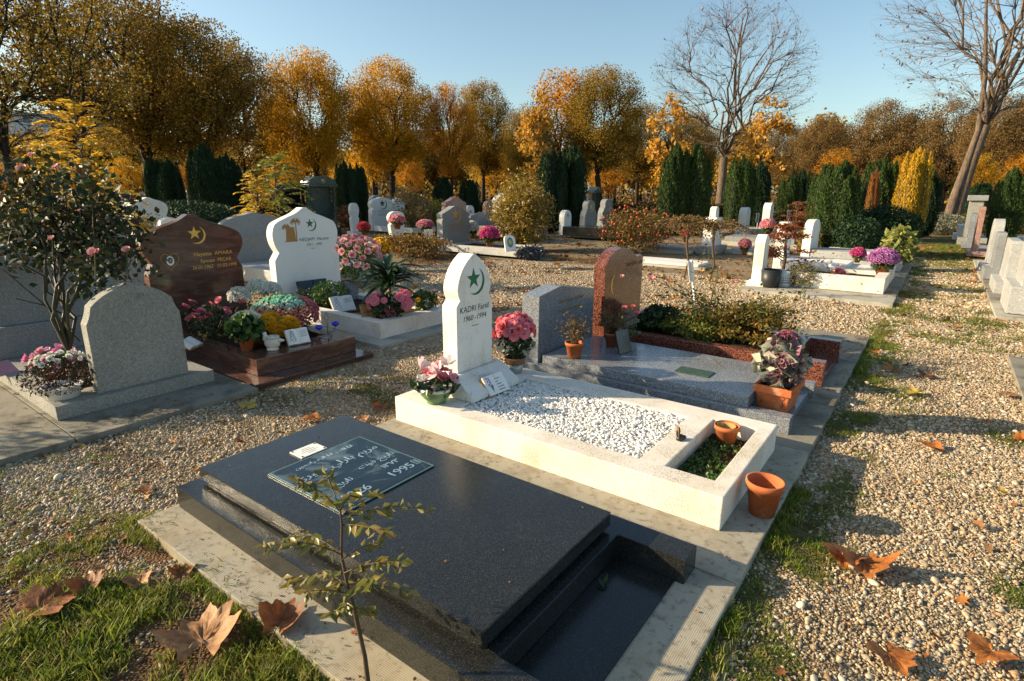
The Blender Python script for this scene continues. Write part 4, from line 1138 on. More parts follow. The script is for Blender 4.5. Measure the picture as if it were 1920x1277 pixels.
B().lathe([(.016,.36),(.012,.42),(0,.465)],(.0,.02,0),10).make('bud',plain('pale_bud',(.5,.52,.4),.7),g)
# --- open book tile with flowers and verse
g=thing('memorial_plaque','white ceramic tile with painted flowers and verses, gold edged, leaning on the white plinth','plaque',(-2.165,2.80,.207),R(-4))
b=B(); b.box(-.012,.0,-.095,.095,0,.135,.003); q=b.make('tile',paper_white,g); 
edge=B().box(-.035,-.0121,-.0945,.0945,0,.133,.002).make('gold_block',plain('gilt',(.70,.32,.04),.3,.1,30,metal=.3),g)
b=B()
for k in range(6):
    wd=(.02,.05,.036,.05,.066,.07)[k]
    for u in range(int(wd/.012)): b.merge(flat_bm([(u*.012,-.003),(u*.012+.009,-.003),(u*.012+.010,.003),(u*.012+.002,.003)],.0005),on_face(.0003,.0+.004*k*0,.12-.02*k))
b.make('inscription',dark_letter,g)
b=B()
for k in range(9): b.merge(flat_bm([(.007*math.cos(a),.009*math.sin(a)) for a in [2*math.pi*j/9 for j in range(9)]],.0005+.0001*k),on_face(.0003,-.055+.012*math.sin(k*2.2),.055+.008*k))
b.make('painted_flower',plain('painted_violet',(.42,.22,.42),.5,.4,200),g)
b=B()
for k in range(5): b.merge(flat_bm([(-.002,0),(.002,0),(.004+.006*(k-2),.045),(.006*(k-2),.045)],.0004+.0001*k),on_face(.0003,-.05,.02))
b.make('painted_leaf',plain('painted_green',(.08,.2,.14),.5),g)
for o in list(g.children):
    o.rotation_euler=(0,R(-38),0); o.location=(0,0,.012)
for o in g.children: 
    pass
# --- little shoe shaped ornament
g=thing('figurine','small dark bronze slipper ornament upright on the white grave','figurine',(-.965,2.82,.207))
B().lathe([(.012,0),(.020,.004),(.018,.02),(.011,.028)],(.006,.0,0),14,1.5).ball((-.004,-.008,.045),.014,.8,1.1,2.4).ball((.018,.012,.016),.014,1.3,1.0,.8).make('body',plain('dark_bronze',(.03,.025,.02),.35,.3,60),g)
B().tube([(-.006,-.012,.02),(-.012,-.018,.085)],.004,6).tube([(.004,-.016,.02),(-.002,-.02,.08)],.004,6).make('ornament_rib',plain('ochre_wood',(.35,.2,.08),.6),g)
# --- terracotta pots
g=thing('flowerpot','empty terracotta pot with an inner pot, set in the planter of the white grave','flowerpot',(-.80,3.12,.118))
pot(g,'clay',.064,.115,terracotta); B().lathe([(.046,.05),(.052,.112),(.049,.112),(.045,.07),(0,.07)],(-.004,-.002,0),28).make('inner_pot',plain('ochre_pot',(.42,.24,.08),.8),g)
g=thing('flowerpot','empty terracotta pot standing on the concrete edge beside the white grave','flowerpot',(-.475,2.62,.042))
pot(g,'clay',.078,.168,terracotta)
g=thing('flowerpot','square-rimmed terracotta trough of variegated ornamental cabbage on the grey granite grave','planter',(-.715,3.99,.092),R(-3))
B().frus(.085,.135,.105,.16,0,.135,(0,0),.004).make('trough',terracotta,g)
B().plate([-.118,-.095,.095,.118],[-.175,-.15,.15,.175],{(1,1)},.1355,.185,.004).make('rim',terracotta,g)
b=B()
for s_ in(-1,1):
    pts=[(s_*.065,-.158,.11),(s_*.075,-.157,.12),(s_*.07,-.157,.128),(s_*.058,-.156,.118),(s_*.06,-.154,.09),(s_*.066,-.151,.06)]
    b.tube(pts,.004,6)
b.make('relief_scroll',terracotta,g)
B().box(-.1,.1,-.155,.155,.1356,.16).make('soil',soil,g)
put('cabbage_leaves',leaf_mesh('cb',ball_pts(420,.14,.16,.18,.32,FR,.5),.095,FR,.75,up=.25),lf_cab,g)
put('pale_leaves',leaf_mesh('cb2',np.array([[ -.13,-.14,.23],[-.11,-.10,.27],[.02,-.17,.21],[-.15,-.05,.26],[-.06,-.17,.26],[-.1,.02,.42],[-.15,-.08,.33],[.06,-.15,.20],[-.03,-.05,.45],[-.12,-.16,.36]]),.12,FR,.7),lf_pale,g)
P,N=dome(60,.10,.11,.07,.33,FR,.1); P[:,1]-=.05; P[:,0]+=.03
heads_obj('blossoms',P,N,.022,FR,petalm('dusty_pink_petals',[(.42,.22,.24),(.6,.42,.4),(.3,.12,.16)]),g,petals=6,layers=2)
P,N=dome(36,.07,.07,.06,.45,FR,.0); P[:,1]+=.02
heads_obj('upper_blossoms',P,N,.026,FR,petalm('plum_petals',[(.22,.08,.12),(.42,.2,.26),(.5,.12,.16)]),g,petals=6,layers=2)
# dried plants
def dried(label,loc,rad,h,potm,hh,n,seed):
    r=np.random.RandomState(seed); g=thing('flowerpot',label,'potted plant',loc)
    pot(g,'clay',rad,h,potm); soil_disc(g,rad*.9,h*.86)
    T=Tubes(); P=[]
    for k in range(n):
        a=r.uniform(0,6.28); L_=hh*r.uniform(.5,1.1); le=r.uniform(.1,1.0)
        s=np.array([math.cos(a),math.sin(a),0]); p=[s*rad*.5*r.rand()+np.array([0,0,h*.85])+s*le*L_*t*t*.9+np.array([0,0,L_*t*(1-.55*le*t*t)]) for t in np.linspace(0,1,6)]
        T.add(p,np.linspace(.0022,.0006,6),3); P+=[p[i]+r.normal(0,.008,3) for i in (3,4,5) for _ in range(3)]
    put('stems',T.mesh('stems'),lf_dry,g); put('leaves',leaf_mesh('dl',np.array(P),.028,r,.25),lf_dry,g)
    return g
g=dried('terracotta pot of dried wispy grass and one yellow flower, against the grey headstone',(-2.20,3.80,.222),.070,.125,terracotta,.26,60,1)
heads_obj('yellow_flower',np.array([[.03,.03,.40]]),np.array([[0,0,1.]]),.014,FR,pt_yellow,g,petals=9,layers=2)
dried('brown pot of withered heather behind the black star plaque',(-2.12,4.30,.222),.068,.12,terracotta_dark,.25,80,2)
g=thing('memorial_plaque','black granite plaque engraved with star and crescent, leaning in front of the brown pot','plaque',(-1.93,4.18,.221),R(-12))
b=B(); b.box(-.014,.0,-.08,.08,0,.19,.002).make('tile',black_granite,g); emblem(g,grey_letter,.0006,.02,.145,.028)
B().box(-.06,-.0145,-.02,.02,0,.012,.002).make('foot',black_granite,g)
for o in list(g.children):
    if not o.name.startswith('foot'): o.rotation_euler=(0,R(-18),0)
g=thing('plaque','flat green bronze plate lying on the grey granite slab','plaque',(-1.30,4.01,.2195),R(0))
B().box(-.125,.125,-.075,.075,0,.006,.001).make('plate',green_bronze,g)
heads=None
g=thing('flower_bunch','three red-pink carnations behind the black star plaque','flower bunch',(-2.05,4.46,.221))
T=Tubes()
for k,(x,y,z) in enumerate([(-.05,0,.30),(.0,.06,.31),(.02,.10,.24)]):
    T.add([[0,0,0],[x*.5,y*.5,z*.6],[x,y,z]],.003,4)
    heads_obj('carnation',np.array([[x,y,z]]),np.array([[.3,-.3,1.]]),.030,FR,pt_coral,g,petals=9,layers=3)
put('stem',T.mesh('st'),stem_green,g); put('leaves',leaf_mesh('l',ball_pts(60,.09,.1,.09,.12,FR),.05,FR,.3),lf_green,g)

# planter soil weeds on white grave
g=thing('plant','low green weeds sprouting from the soil planter of the white grave','weeds',(-.785,2.85,.117))
P=np.stack([FR.uniform(-.10,.10,900),FR.uniform(-.34,.33,900),FR.uniform(.0,.035,900)],1); P=P[fbm(P[:,0]*8,P[:,1]*8,4,1.2)>.42]
put('leaves',leaf_mesh('w',P,.022,FR,.7),lf_green,g)
put('dry_bits',leaf_mesh('w2',np.stack([FR.uniform(-.11,.11,420),FR.uniform(-.35,.36,420),FR.uniform(.0,.012,420)],1),.02,FR,.5),lf_dry,g)
for (x,y,z,s_,lb) in [(-2.30,2.58,.207,1.0,'grass tuft in the corner between plinth and pebbles')]:
    o=put('grass_tuft',tuft(FR,26,.07*s_,.014,.0018),gmat); o.location=(x+.07,y,z); tag(o,lb,'grass tuft')

# ------------------------------------------------------------------ brown grave's flowers
z=.132
mum('dome of rainbow-dyed chrysanthemums, yellow green and pink, the biggest pot on the brown grave',(-4.98,3.02,z),.10,.09,terracotta,.285,.19,330,.026,pt_multi,petals=7,layers=2,ry=.30,low=-.25,
    mix=lambda p,r: float(np.clip(.02+ (0.385-p[2])*4.6+.18*(p[0]>-.05)+r.uniform(-.10,.10)+ (.42 if p[1]>.08 else 0),0,1)),lift=.55)
mum('tall pot of three white pompom chrysanthemums behind the rainbow dome',(-5.40,2.98,z),.08,.16,terracotta,.21,.20,10,.02,pt_white,leafm=lf_dark,name='chrysanthemum')
[o for o in COL.objects if o.get('label','').startswith('dome of rainbow')][0].rotation_euler=(0,0,0)
g=[o for o in COL.objects if o.get('label','').startswith('tall pot of three white pompom')][0]
for o in list(g.children):
    if o.name.startswith('blossoms'): bpy.data.objects.remove(o)
g.rotation_euler=(0,0,0)
for (x,y,zz) in [(.0,-.17,.36),(.04,.0,.42),(.0,.17,.37)]:
    P,N=dome(60,.085,.085,.075,0,FR,-.3); heads_obj('pompom',P+[x,y,zz],N,.03,FR,pt_white,g,petals=8,layers=2,wid=.3)
mum('spiky white chrysanthemum at the near side of the brown grave',(-4.83,2.56,z),.075,.07,terracotta,.13,.13,60,.038,pt_cream,petals=14,layers=2,lift=.8)
g=thing('chrysanthemum','two golden yellow pompom chrysanthemums below the rainbow dome','potted flowers',(-4.72,2.78,z))
pot(g,'clay',.06,.06,terracotta_dark)
put('leaves',leaf_mesh('l',ball_pts(180,.12,.16,.08,.10,FR),.05,FR),lf_dark,g)
for (x,y,zz,rr) in [(-.02,-.10,.20,.085),(.04,.08,.17,.080),(-.08,-.02,.22,.07),(.06,-.03,.13,.06)]:
    P,N=dome(70,rr,rr,rr*.8,0,FR,-.3); heads_obj('pompom',P+[x,y,zz],N,.030,FR,pt_yellow,g,petals=8,layers=2,wid=.3)
g=thing('rose_bunch','spray of dusky red roses in front of the brown headstone','rose bunch',(-5.45,2.55,z))
T=Tubes(); P=[]
for k in range(17):
    x,y,zz=FR.uniform(-.22,.22),FR.uniform(-.24,.26),FR.uniform(.16,.36); T.add([[0,0,0],[x*.6,y*.6,zz*.6],[x,y,zz]],.003,4)
    o=put('rose',rm,petalm('dusky_rose',[(.62,.12,.16),(.5,.07,.10),(.75,.24,.24)]) if k==0 else MATS['dusky_rose'],g); o.location=(x,y,zz); o.scale=(1.1,)*3; o.rotation_euler=(FR.uniform(-.6,.6),FR.uniform(-.2,.8),k)
put('stem',T.mesh('s'),stem_green,g); put('leaves',leaf_mesh('l',ball_pts(300,.26,.28,.17,.15,FR),.05,FR),lf_dark,g)
g=thing('flowerpot','terracotta pot of cyclamen leaves on the corner of the brown grave','potted plant',(-4.62,2.42,.172))
pot(g,'clay',.062,.115,terracotta); put('leaves',leaf_mesh('l',ball_pts(170,.13,.15,.11,.20,FR,.6),.075,FR,.85),lf_green,g)
put('dark_leaves',leaf_mesh('l',ball_pts(150,.12,.14,.10,.18,FR,.3),.07,FR,.8),lf_dark,g)
g=thing('figurine','cream plaster dove-shaped planter on the edge of the brown grave','figurine',(-4.46,2.56,.172),R(30))
b=B(); b.ball((0,0,.062),.06,1.15,.8,.95,3).lathe([(.045,0),(.05,.008),(.040,.02),(.03,.03)],(0,0,0),18).ball((-.055,0,.10),.028,1,.9,1.2).ball((.07,.0,.085),.03,1.5,.7,.5); b.tube([(-.055,0,.09),(-.06,0,.13)],[.022,.014],8).ball((-.062,0,.137),.019); b.make('body',plaster_cream,g)
B().lathe([(.045,.10),(.055,.118),(.050,.12),(.040,.105)],(.01,0,0),16).make('nest_rim',plaster_cream,g)
B().ball((.015,.055,.07),.042,1.1,.35,.7,2).make('wing',plaster_cream,g)
def book(label,loc,rz,w,h,tilt,art=True):
    g=thing('book_plaque',label,'plaque',loc,rz)
    n=12; pr=[]
    ys=[-w/2+w*k/n for k in range(n+1)]
    f=lambda y: .012*math.sin(abs(y)/(w/2)*math.pi)
    prof=[(f(y)+.012,y) for y in ys]+[(f(y)-.004,y) for y in ys[::-1]]
    bm=bmesh.new(); fc=bm.faces.new([bm.verts.new((a,b_,0)) for a,b_ in prof]); r_=bmesh.ops.extrude_face_region(bm,geom=[fc])
    for q in r_['geom']:
        if isinstance(q,bmesh.types.BMVert): q.co.z=h
    bmesh.ops.recalc_face_normals(bm,faces=bm.faces[:])
    b=B(); b.merge(bm); o=b.make('pages',paper_white,g)
    b=B(); b.box(-.012,-.0045,-w/2-.004,w/2+.004,-.003,h+.003,.001); b.make('cover',plain('book_gilt',(.5,.36,.16),.5) if 'book_gilt' not in MATS else MATS['book_gilt'],g)
    if art:
        b=B()
        for k in range(26):
            x=-w*.27+w*.14*math.sin(k*2.4)*(1-k/40); y=h*(.15+.028*k)
            b.merge(flat_bm([(x-.004,y),(x+.006,y+.002),(x+.003,y+.010),(x-.003,y+.008)],.0006+.00005*k),on_face(.0245,0,0))
        for k in range(4):
            b.merge(flat_bm([(.02,h*.75-.016*k),(w*.42,h*.80-.016*k),(w*.42,h*.80-.016*k+.004),(.02,h*.75-.016*k+.004)],.0006),on_face(.0245,0,0))
        b.make('inscription',grey_letter,g)
    for o in g.children: o.rotation_euler=(0,-tilt,0)
    return g
book('open white book plaque with a painted tree, on the front edge of the brown grave',(-4.43,2.80,.176),R(-8),.20,.14,R(28))
book('open white book plaque lying at the left of the brown grave',(-5.05,2.20,.176),R(30),.17,.12,R(62),False)
book('cream book plaque with verses on the soil of the palm-relief grave',(-5.35,4.00,.155),R(-15),.26,.20,R(40))
g=thing('candle_holder','black iron candle holder with two cobalt blue glass cups on the brown grave','candle holder',(-4.46,3.12,.1725),R(90))
b=B()
b.tube([(0,0,.005),(0,0,.21)],.003,6).tube([(-.06,.02,.002),(-.02,0,.02),(0,0,.03),(.03,0,.02),(.06,.02,.002)],.003,6).tube([(0,-.05,.002),(0,-.01,.03)],.003,6)
b.tube([(0,0,.05),(.03,0,.035),(.07,0,.05),(.09,0,.09)],.003,6).tube([(0,0,.05),(-.03,0,.035),(-.07,0,.05),(-.09,0,.09)],.003,6)
b.tube([(0,0,.16),(.02,0,.19),(.0,0,.235),(-.02,0,.19),(0,0,.16)],.0022,5); b.make('frame',iron,g)
for s_ in(-1,1): B().lathe([(.012,.085),(.032,.10),(.036,.125),(.033,.125),(.028,.105),(0,.095)],(s_*.09,0,0),20).make('glass_cup',blue_glass,g)
# ------------------------------------------------------------------ palm-relief grave's things
g=thing('memorial_plaque','dark slate open-book plaque leaning against the palm-relief headstone','plaque',(-6.02,4.10,.155),R(-5))
B().box(-.02,0,-.20,.20,0,.30,.004).make('tile',dark_slate,g); B().box(.0005,.010,-.19,-.01,.01,.29,.003).make('left_page',dark_slate,g); B().box(.0005,.010,.01,.19,.01,.29,.003).make('right_page',dark_slate,g)
for o in g.children: o.rotation_euler=(0,R(-20),0)
g=thing('memorial_plaque','grey diamond-shaped slate plaque beside the dark book plaque','plaque',(-5.85,4.47,.155),R(0))
B().prism([(-.17,.02),(.10,0),(.17,.14),(-.02,.26)],-.02,0,.003).make('tile',granite('slate_mauve',(.05,.05,.06),(.10,.10,.12),(.2,.2,.22),150,.4),g)
for o in g.children: o.rotation_euler=(0,R(-15),0)
def bushy(name,label,loc,rx,ry,rz,n,leaf,m,cat='shrub',aspect=.5,stemm=None,seed=1,zc=None,clumps=None,up=None,group=None,stems=8,shell=.35):
    r=np.random.RandomState(seed); g=thing(name,label,cat,loc,0,group); zc=rz if zc is None else zc
    if clumps:
        c=ball_pts(clumps,rx*.85,ry*.85,rz*.85,zc,r,.25); i=r.randint(0,clumps,n); P=c[i]+r.normal(size=(n,3))*[rx*.16,ry*.16,rz*.14]
    else: P=ball_pts(n,rx,ry,rz,zc,r,shell)
    P=P[P[:,2]>.005]
    put('foliage',leaf_mesh('foliage',P,leaf,r,aspect,up=up),m,g)
    T=Tubes()
    for k in range(stems):
        e=ball_pts(1,rx*.8,ry*.8,rz*.8,zc,r,.6)[0]; T.add([[0,0,0],[e[0]*.3,e[1]*.3,e[2]*.5],e],[.012*rz*2+.002,.008*rz*2+.0015,.002],4)
    put('stems',T.mesh('stems'),stemm or stem_brown,g); return g
bushy('shrub','small clipped green shrub in the palm-relief grave',(-5.72,4.08,.15),.22,.24,.16,1500,.035,lf_green,seed=4)
bushy('shrub','dark rounded heather clump left of the clipped green shrub',(-5.95,3.88,.15),.13,.13,.12,500,.025,lf_dark,seed=5)
g=thing('flower_arrangement','arrangement of white and pink roses on the corner of the palm-relief grave','flower arrangement',(-4.62,4.02,.17))
put('leaves',leaf_mesh('l',ball_pts(420,.17,.22,.16,.13,FR),.055,FR),lf_dark,g)
for k in range(22):
    q=ball_pts(1,.18,.24,.17,.17,FR,.9)[0]; q[2]=max(q[2],.06); o=put('rose',rm,pt_white if k%3==0 else pt_pink,g); o.location=q; o.scale=(1.6 if k%3==0 else 1.0,)*3
    o.rotation_euler=Vector((q[0]+.3,q[1]-.2,q[2])).to_track_quat('Z','Y').to_euler()
g=thing('flower_arrangement','bunch of yellow and blue flowers at the right corner of the palm-relief grave','flower arrangement',(-4.60,4.52,.17))
put('leaves',leaf_mesh('l',ball_pts(420,.14,.17,.13,.12,FR),.05,FR),lf_green,g)
for mm_,n_,rr in ((pt_yellow,8,.035),(pt_blue,6,.03),(pt_white,6,.028)):
    P=ball_pts(n_,.13,.17,.12,.17,FR,.9); P[:,2]=np.abs(P[:,2]); heads_obj({pt_yellow:'yellow_blossom',pt_blue:'blue_blossom',pt_white:'white_blossom'}[mm_],P,P-[0,0,.05],rr,FR,mm_,g,petals=6,layers=2)
g=thing('plaque','gilded marble plaque propped beside the white and pink roses','plaque',(-4.72,3.86,.17),R(-25))
B().box(-.012,0,-.10,.10,0,.19,.002).make('tile',plain('ochre_marble',(.34,.17,.05),.2,.6,14),g)
for o in g.children: o.rotation_euler=(0,R(-35),0)
# long-leaved plant
def strap(name,label,loc,n,L_,wd,m,seed,up=.6,base=.0,stem=.3):
    r=np.random.RandomState(seed); g=thing(name,label,'plant',loc); V=[];F=[];A=[];o=0
    for k in range(n):
        a=k*2.4+r.uniform(-.3,.3); d=np.array([math.cos(a),math.sin(a),0]); s=np.array([-d[1],d[0],0]); l=L_*r.uniform(.7,1.15); e=r.uniform(.1,1.15); c=r.rand()
        z0=base+stem*r.uniform(.5,1)
        for i,t in enumerate(np.linspace(0,1,6)):
            p=d*l*t*math.cos(e*.7)+np.array([0,0,z0+l*t*math.sin(e)-l*.55*t*t]); w_=wd*math.sin(math.pi*min(1,.12+t*.86))**.8
            V+=[p-s*w_,p+np.array([0,0,-w_*.5]),p+s*w_]; A+=[c]*3
            if i: F+=[[o+3*i-3,o+3*i-2,o+3*i+1,o+3*i],[o+3*i-2,o+3*i-1,o+3*i+2,o+3*i+1]]
        o+=18
    put('leaves',np_mesh('leaves',V,F,A,smooth=True),m,g)
    T=Tubes(); T.add([[0,0,0],[.01,0,stem*.5],[0,0,base+stem]],.014,6); put('stem',T.mesh('s'),stem_brown,g); return g
strap('broadleaf_plant','upright plant with long drooping glossy green leaves behind the white and pink roses',(-4.95,4.32,.16),56,.46,.034,lf_dark,6,stem=.52)
# pink arrangement on the pale block beyond
P_=G(665,510,.25)
g=thing('flower_arrangement','large spray of pale pink silk flowers on the pale block behind the long-leaved plant','flower arrangement',(P_[0],P_[1],.21))
put('leaves',leaf_mesh('l',ball_pts(700,.4,.45,.30,.22,FR),.07,FR),lf_green,g)
P,N=dome(70,.38,.45,.33,.26,FR,-.3); heads_obj('blossoms',P,N,.062,FR,petalm('shell_pink',[(.85,.55,.52),(.8,.3,.36),(.88,.74,.68)]),g,petals=7,layers=3)
mum('basket of yellow and cream flowers left of the palm-relief headstone',(*G(490,490,.24),.34),.13,.15,wicker,.2,.12,110,.035,pt_cream,name='flower_basket')
bushy('shrub','yellow-green potted shrub behind the flower basket',(*G(497,468,.24),.35),.16,.20,.22,700,.05,lf_olive,seed=8)
# ------------------------------------------------------------------ left front: white tub
g=thing('planter','white plastic bowl of white flowers and dark trailing leaves, left of the blank footstone','planter',(-4.62,1.115,.132))
pot(g,'tub',.115,.085,plastic_white)
put('leaves',leaf_mesh('l',ball_pts(1500,.22,.24,.13,.15,FR,.3),.022,FR,.5),foliage('purple_leaves',[(.02,.012,.012),(.05,.02,.02),(.03,.04,.015)],.15,.5),g)
P,N=dome(20,.11,.14,.05,.25,FR,.1); heads_obj('blossoms',P,N,.024,FR,pt_white,g,petals=10,layers=2)
mum('pink and white daisy chrysanthemum behind the white tub',(-5.15,1.22,.08),.08,.15,terracotta_dark,.14,.08,18,.04,petalm('pink_daisy',[(.7,.2,.45),(.85,.5,.65),(.8,.35,.3)]),petals=14,layers=1)
g=thing('plaque','pink card plaque on the slab at the far left edge','plaque',(-5.55,1.02,.13),R(20)); B().box(-.01,0,-.09,.09,0,.13,.002).make('tile',plain('pink_card',(.5,.25,.3),.5),g)
for o in g.children: o.rotation_euler=(0,R(-50),0)

# ------------------------------------------------------------------ far pots and flowers
FG='flowers on the graves further back'
far=[ (1569,527,.06,.13,.11,40,.05,pt_coral,'small bright pink flowers in a pot against the side of the white box grave',.05),
 (1652,505,.26,.30,.24,260,.045,pt_mauve,'big mauve chrysanthemum with yellow buds beneath it, on the aisle corner grave',.05),
 (1395,468,.05,.20,.2,120,.05,petalm('wine_petals',[(.5,.1,.16),(.75,.4,.42),(.4,.06,.1)]),'round wine-red chrysanthemum by the stepped pale slab',.05),
 (1438,430,.3,.3,.26,140,.07,pt_pink,'pink and white bouquet below the distant white steles',.05),
 (1607,482,.3,.16,.14,70,.05,pt_mag,'magenta flowers beside the cream bowl near the big cypress',.0),
 (918,452,.45,.25,.2,160,.06,pt_mag,'crimson chrysanthemum on the pink slab left of the yellow-green shrub',.05),
 (885,437,.30,.24,.26,120,.06,pt_white,'white chrysanthemum between the grey headstone and the low dark stone',.05),
 (683,432,.2,.25,.2,100,.08,pt_red,'red and white flowers right of the white oval-headed stele',.05),
 (745,420,.5,.3,.2,60,.07,pt_pink,'pink cyclamen in front of the twin white headstone',.05),
 (798,425,.3,.35,.2,80,.08,pt_pink,'pink begonias beneath the round green shrub',.02),
 (767,455,.1,.4,.2,60,.06,pt_yellow,'orange marigolds in front of the small round-headed stele',.0),
 (715,480,.2,.3,.2,40,.08,pt_yellow,'yellow lily blooms above the pale pink silk flowers',.1),
 (1285,445,.2,.2,.2,60,.05,pt_red,'red berries left of the white gabled monument',.05),
 (930,455,.05,.15,.12,0,.05,pt_red,'',0)]
for (px_,py_,z_,rx_,rz_,nf,fr,pm_,lb,ph) in far:
    if not lb: continue
    x,y=G(px_,py_+8,z_)
    mum(lb,(x,y,max(0,z_-.02)),rx_*.35,.10+ph,terracotta_dark,rx_*.66,rz_*.72,nf,fr*.66,pm_,petals=7,layers=2,name='flowering_plant',group=FG)
g=thing('flower_spray','withered flowers wrapped in dark foil at the foot of the long bordered bed','flower spray',(-7.45,10.75,.03),0,FG)
put('leaves',leaf_mesh('l',ball_pts(500,.35,.45,.15,.12,FR),.10,FR,.4),foliage('foil',[(.03,.03,.04),(.10,.09,.12),(.05,.07,.06)],.1,.3,spec=.6),g)
g=thing('memorial_plaque','white upright plaque with an oval portrait frame at the foot of the long bordered bed','plaque',(-7.66,10.28,.20),R(-15),FG)
B().prism(outline('round',-.15,.15,0,.36),-.03,0,.003).make('tile',paper_white,g)
b=B(); b.merge(flat_bm([(.085*math.cos(a),.115*math.sin(a)) for a in [2*math.pi*k/24 for k in range(24)]],.004),on_face(.0005,0,.20)); b.make('oval_frame',plain('teal_enamel',(.08,.2,.2),.3,.3,20),g)
b=B(); b.merge(flat_bm([(.04*math.cos(a),.05*math.sin(a)) for a in [2*math.pi*k/16 for k in range(16)]],.002),on_face(.005,0,.21)); b.make('oval_centre',plain('ochre_enamel',(.5,.4,.1),.4),g)
for o in g.children: o.rotation_euler=(0,R(-12),0)
# buckets
g=thing('bucket','black plastic bucket next to the leaning white stele','bucket',(*G(1443,538,.05),.05)); pot(g,'bucket',.155,.28,plastic_black)
g=thing('bucket','white paint bucket with blue printing beside the black bucket','bucket',(*G(1468,536,.05),.05)); pot(g,'bucket',.13,.25,plastic_white)
b=B()
for k in range(5):
    for a0 in range(7):
        a=R(-110+a0*14); 
        b.box(.118*math.cos(a)-.008,.118*math.cos(a)+.008,.118*math.sin(a)-.004,.118*math.sin(a)+.004,.06+.035*k,.08+.035*k)
b.make('print',plain('blue_print',(.12,.16,.30),.5),g)
B().tube([(-.13,0,.24),(-.08,-.05,.20),(0,-.11,.17),(.08,-.08,.2),(.13,0,.24)],.003,5).make('handle',zinc,g)
# grave markers on posts
def marker(label,px_,py_,h,w_,tilt=0,m=paper_white,z=.0):
    g=thing('grave_marker',label,'marker',(*G(px_,py_,z),z),R(-20))
    B().box(-.012,.012,-.012,.012,0,h).make('post',m,g); B().box(-.02,-.0125,-w_/2,w_/2,h*.55,h,.003).make('sign',m,g)
    g.rotation_euler=(tilt,0,R(-20)); return g
marker('white wooden marker board leaning among the roses of the red grave',1303,572,.62,.10,R(14),z=.05)
marker('small white marker sign on a post left of the grey gabled headstone',805,465,.5,.26,0)
marker('thin white stake before the pink slab',926,460,.42,.05,R(3))
marker('small metal marker sign near the distant white steles',1418,438,.75,.2,0,zinc)
marker('blue-grey metal marker by the orange maple',1476,432,.8,.2,0,zinc)
g=thing('wooden_post','short brown wooden post with a square board behind the oval-headed stele','post',(*G(660,425,.0),0)); B().box(-.04,.04,-.04,.04,0,1.7).make('post',plain('post_wood',(.28,.17,.06),.7),g); B().box(-.05,.06,-.14,.14,1.45,1.75,.01).make('board',MATS['post_wood'],g)
g=thing('bowl','round cream stone bowl behind the magenta flowers','bowl',(*G(1625,484,.32),.27),0,FG); pot(g,'bowl',.20,.15,ceramic_cream)

# ------------------------------------------------------------------ big dry plane-tree leaves, each on its own
def plane_leaf(r,size,curl):
    lob=[(-2.6,.62),(-2.1,.50),(-1.35,.95),(-.92,.68),(-.62,.95),(-.3,.74),(0,1.08),(.3,.74),(.62,.95),(.92,.68),(1.35,.95),(2.1,.50),(2.6,.62)]
    bd=[]
    for (a,q),(a2,q2) in zip(lob,lob[1:]):
        for t in (0,.33,.66):
            bd.append((a+(a2-a)*t, (q+(q2-q)*t)*(1+r.uniform(-.06,.06))))
    bd.append(lob[-1]); rings=[.0,.3,.55,.8,1.0]; V=[];F=[];n=len(bd)
    ph=r.uniform(0,6); asp=r.uniform(.6,1.0)
    for q in rings:
        for a,rr in bd:
            R_=q*rr; x=R_*math.sin(a)*.62*asp; y=R_*math.cos(a)*.6-.12
            rid=abs(math.sin(a*2.1+.3)) 
            z=curl*.62*((x*1.5)**2+.35*max(0,y)**2)+.03*q*rid+.075*q*math.sin(6*x+ph)*math.cos(5*y+ph*2)+r.uniform(-.022,.022)*(q>.2)
            z+=curl*.5*x*y*math.sin(ph)
            V.append((x*size*2,y*size*2,z*size*2))
    for i in range(len(rings)-1):
        for k in range(n-1): F.append([i*n+k,i*n+k+1,(i+1)*n+k+1,(i+1)*n+k])
    V=np.array(V); V[:,2]-=V[:,2].min()-.003
    return np_mesh('blade',V,F,[r.rand()]*len(V),smooth=True)
def dryleaf(name,a,b_):
    t=NT(name); col=t.mix(a,b_,t.ramp(t.noise(14,6,.65),[(.35,0),(.68,1)]))
    vein=t.ramp(t.noise(60,3),[(.4,.8),(.6,1.15)]); t.fin(t.mix(col,vein,.7,'MULTIPLY'),.6,.3); t.bump(t.noise(45,4,.6),.004,.8)
    tr=t.n('BsdfTranslucent'); t.l(col,tr.inputs['Color']); mx=t.n('MixShader'); mx.inputs[0].default_value=.2
    t.l(t.b.outputs[0],mx.inputs[1]); t.l(tr.outputs[0],mx.inputs[2]); t.l(mx.outputs[0],t.out.inputs['Surface']); return t.m
dl_or=dryleaf('dry_leaf_orange',(.28,.085,.018),(.50,.20,.05)); dl_br=dryleaf('dry_leaf_brown',(.13,.045,.016),(.34,.13,.045)); dl_tan=dryleaf('dry_leaf_tan',(.26,.12,.05),(.50,.28,.13)); dl_yel=dryleaf('dry_leaf_yellow',(.42,.30,.05),(.58,.44,.12))
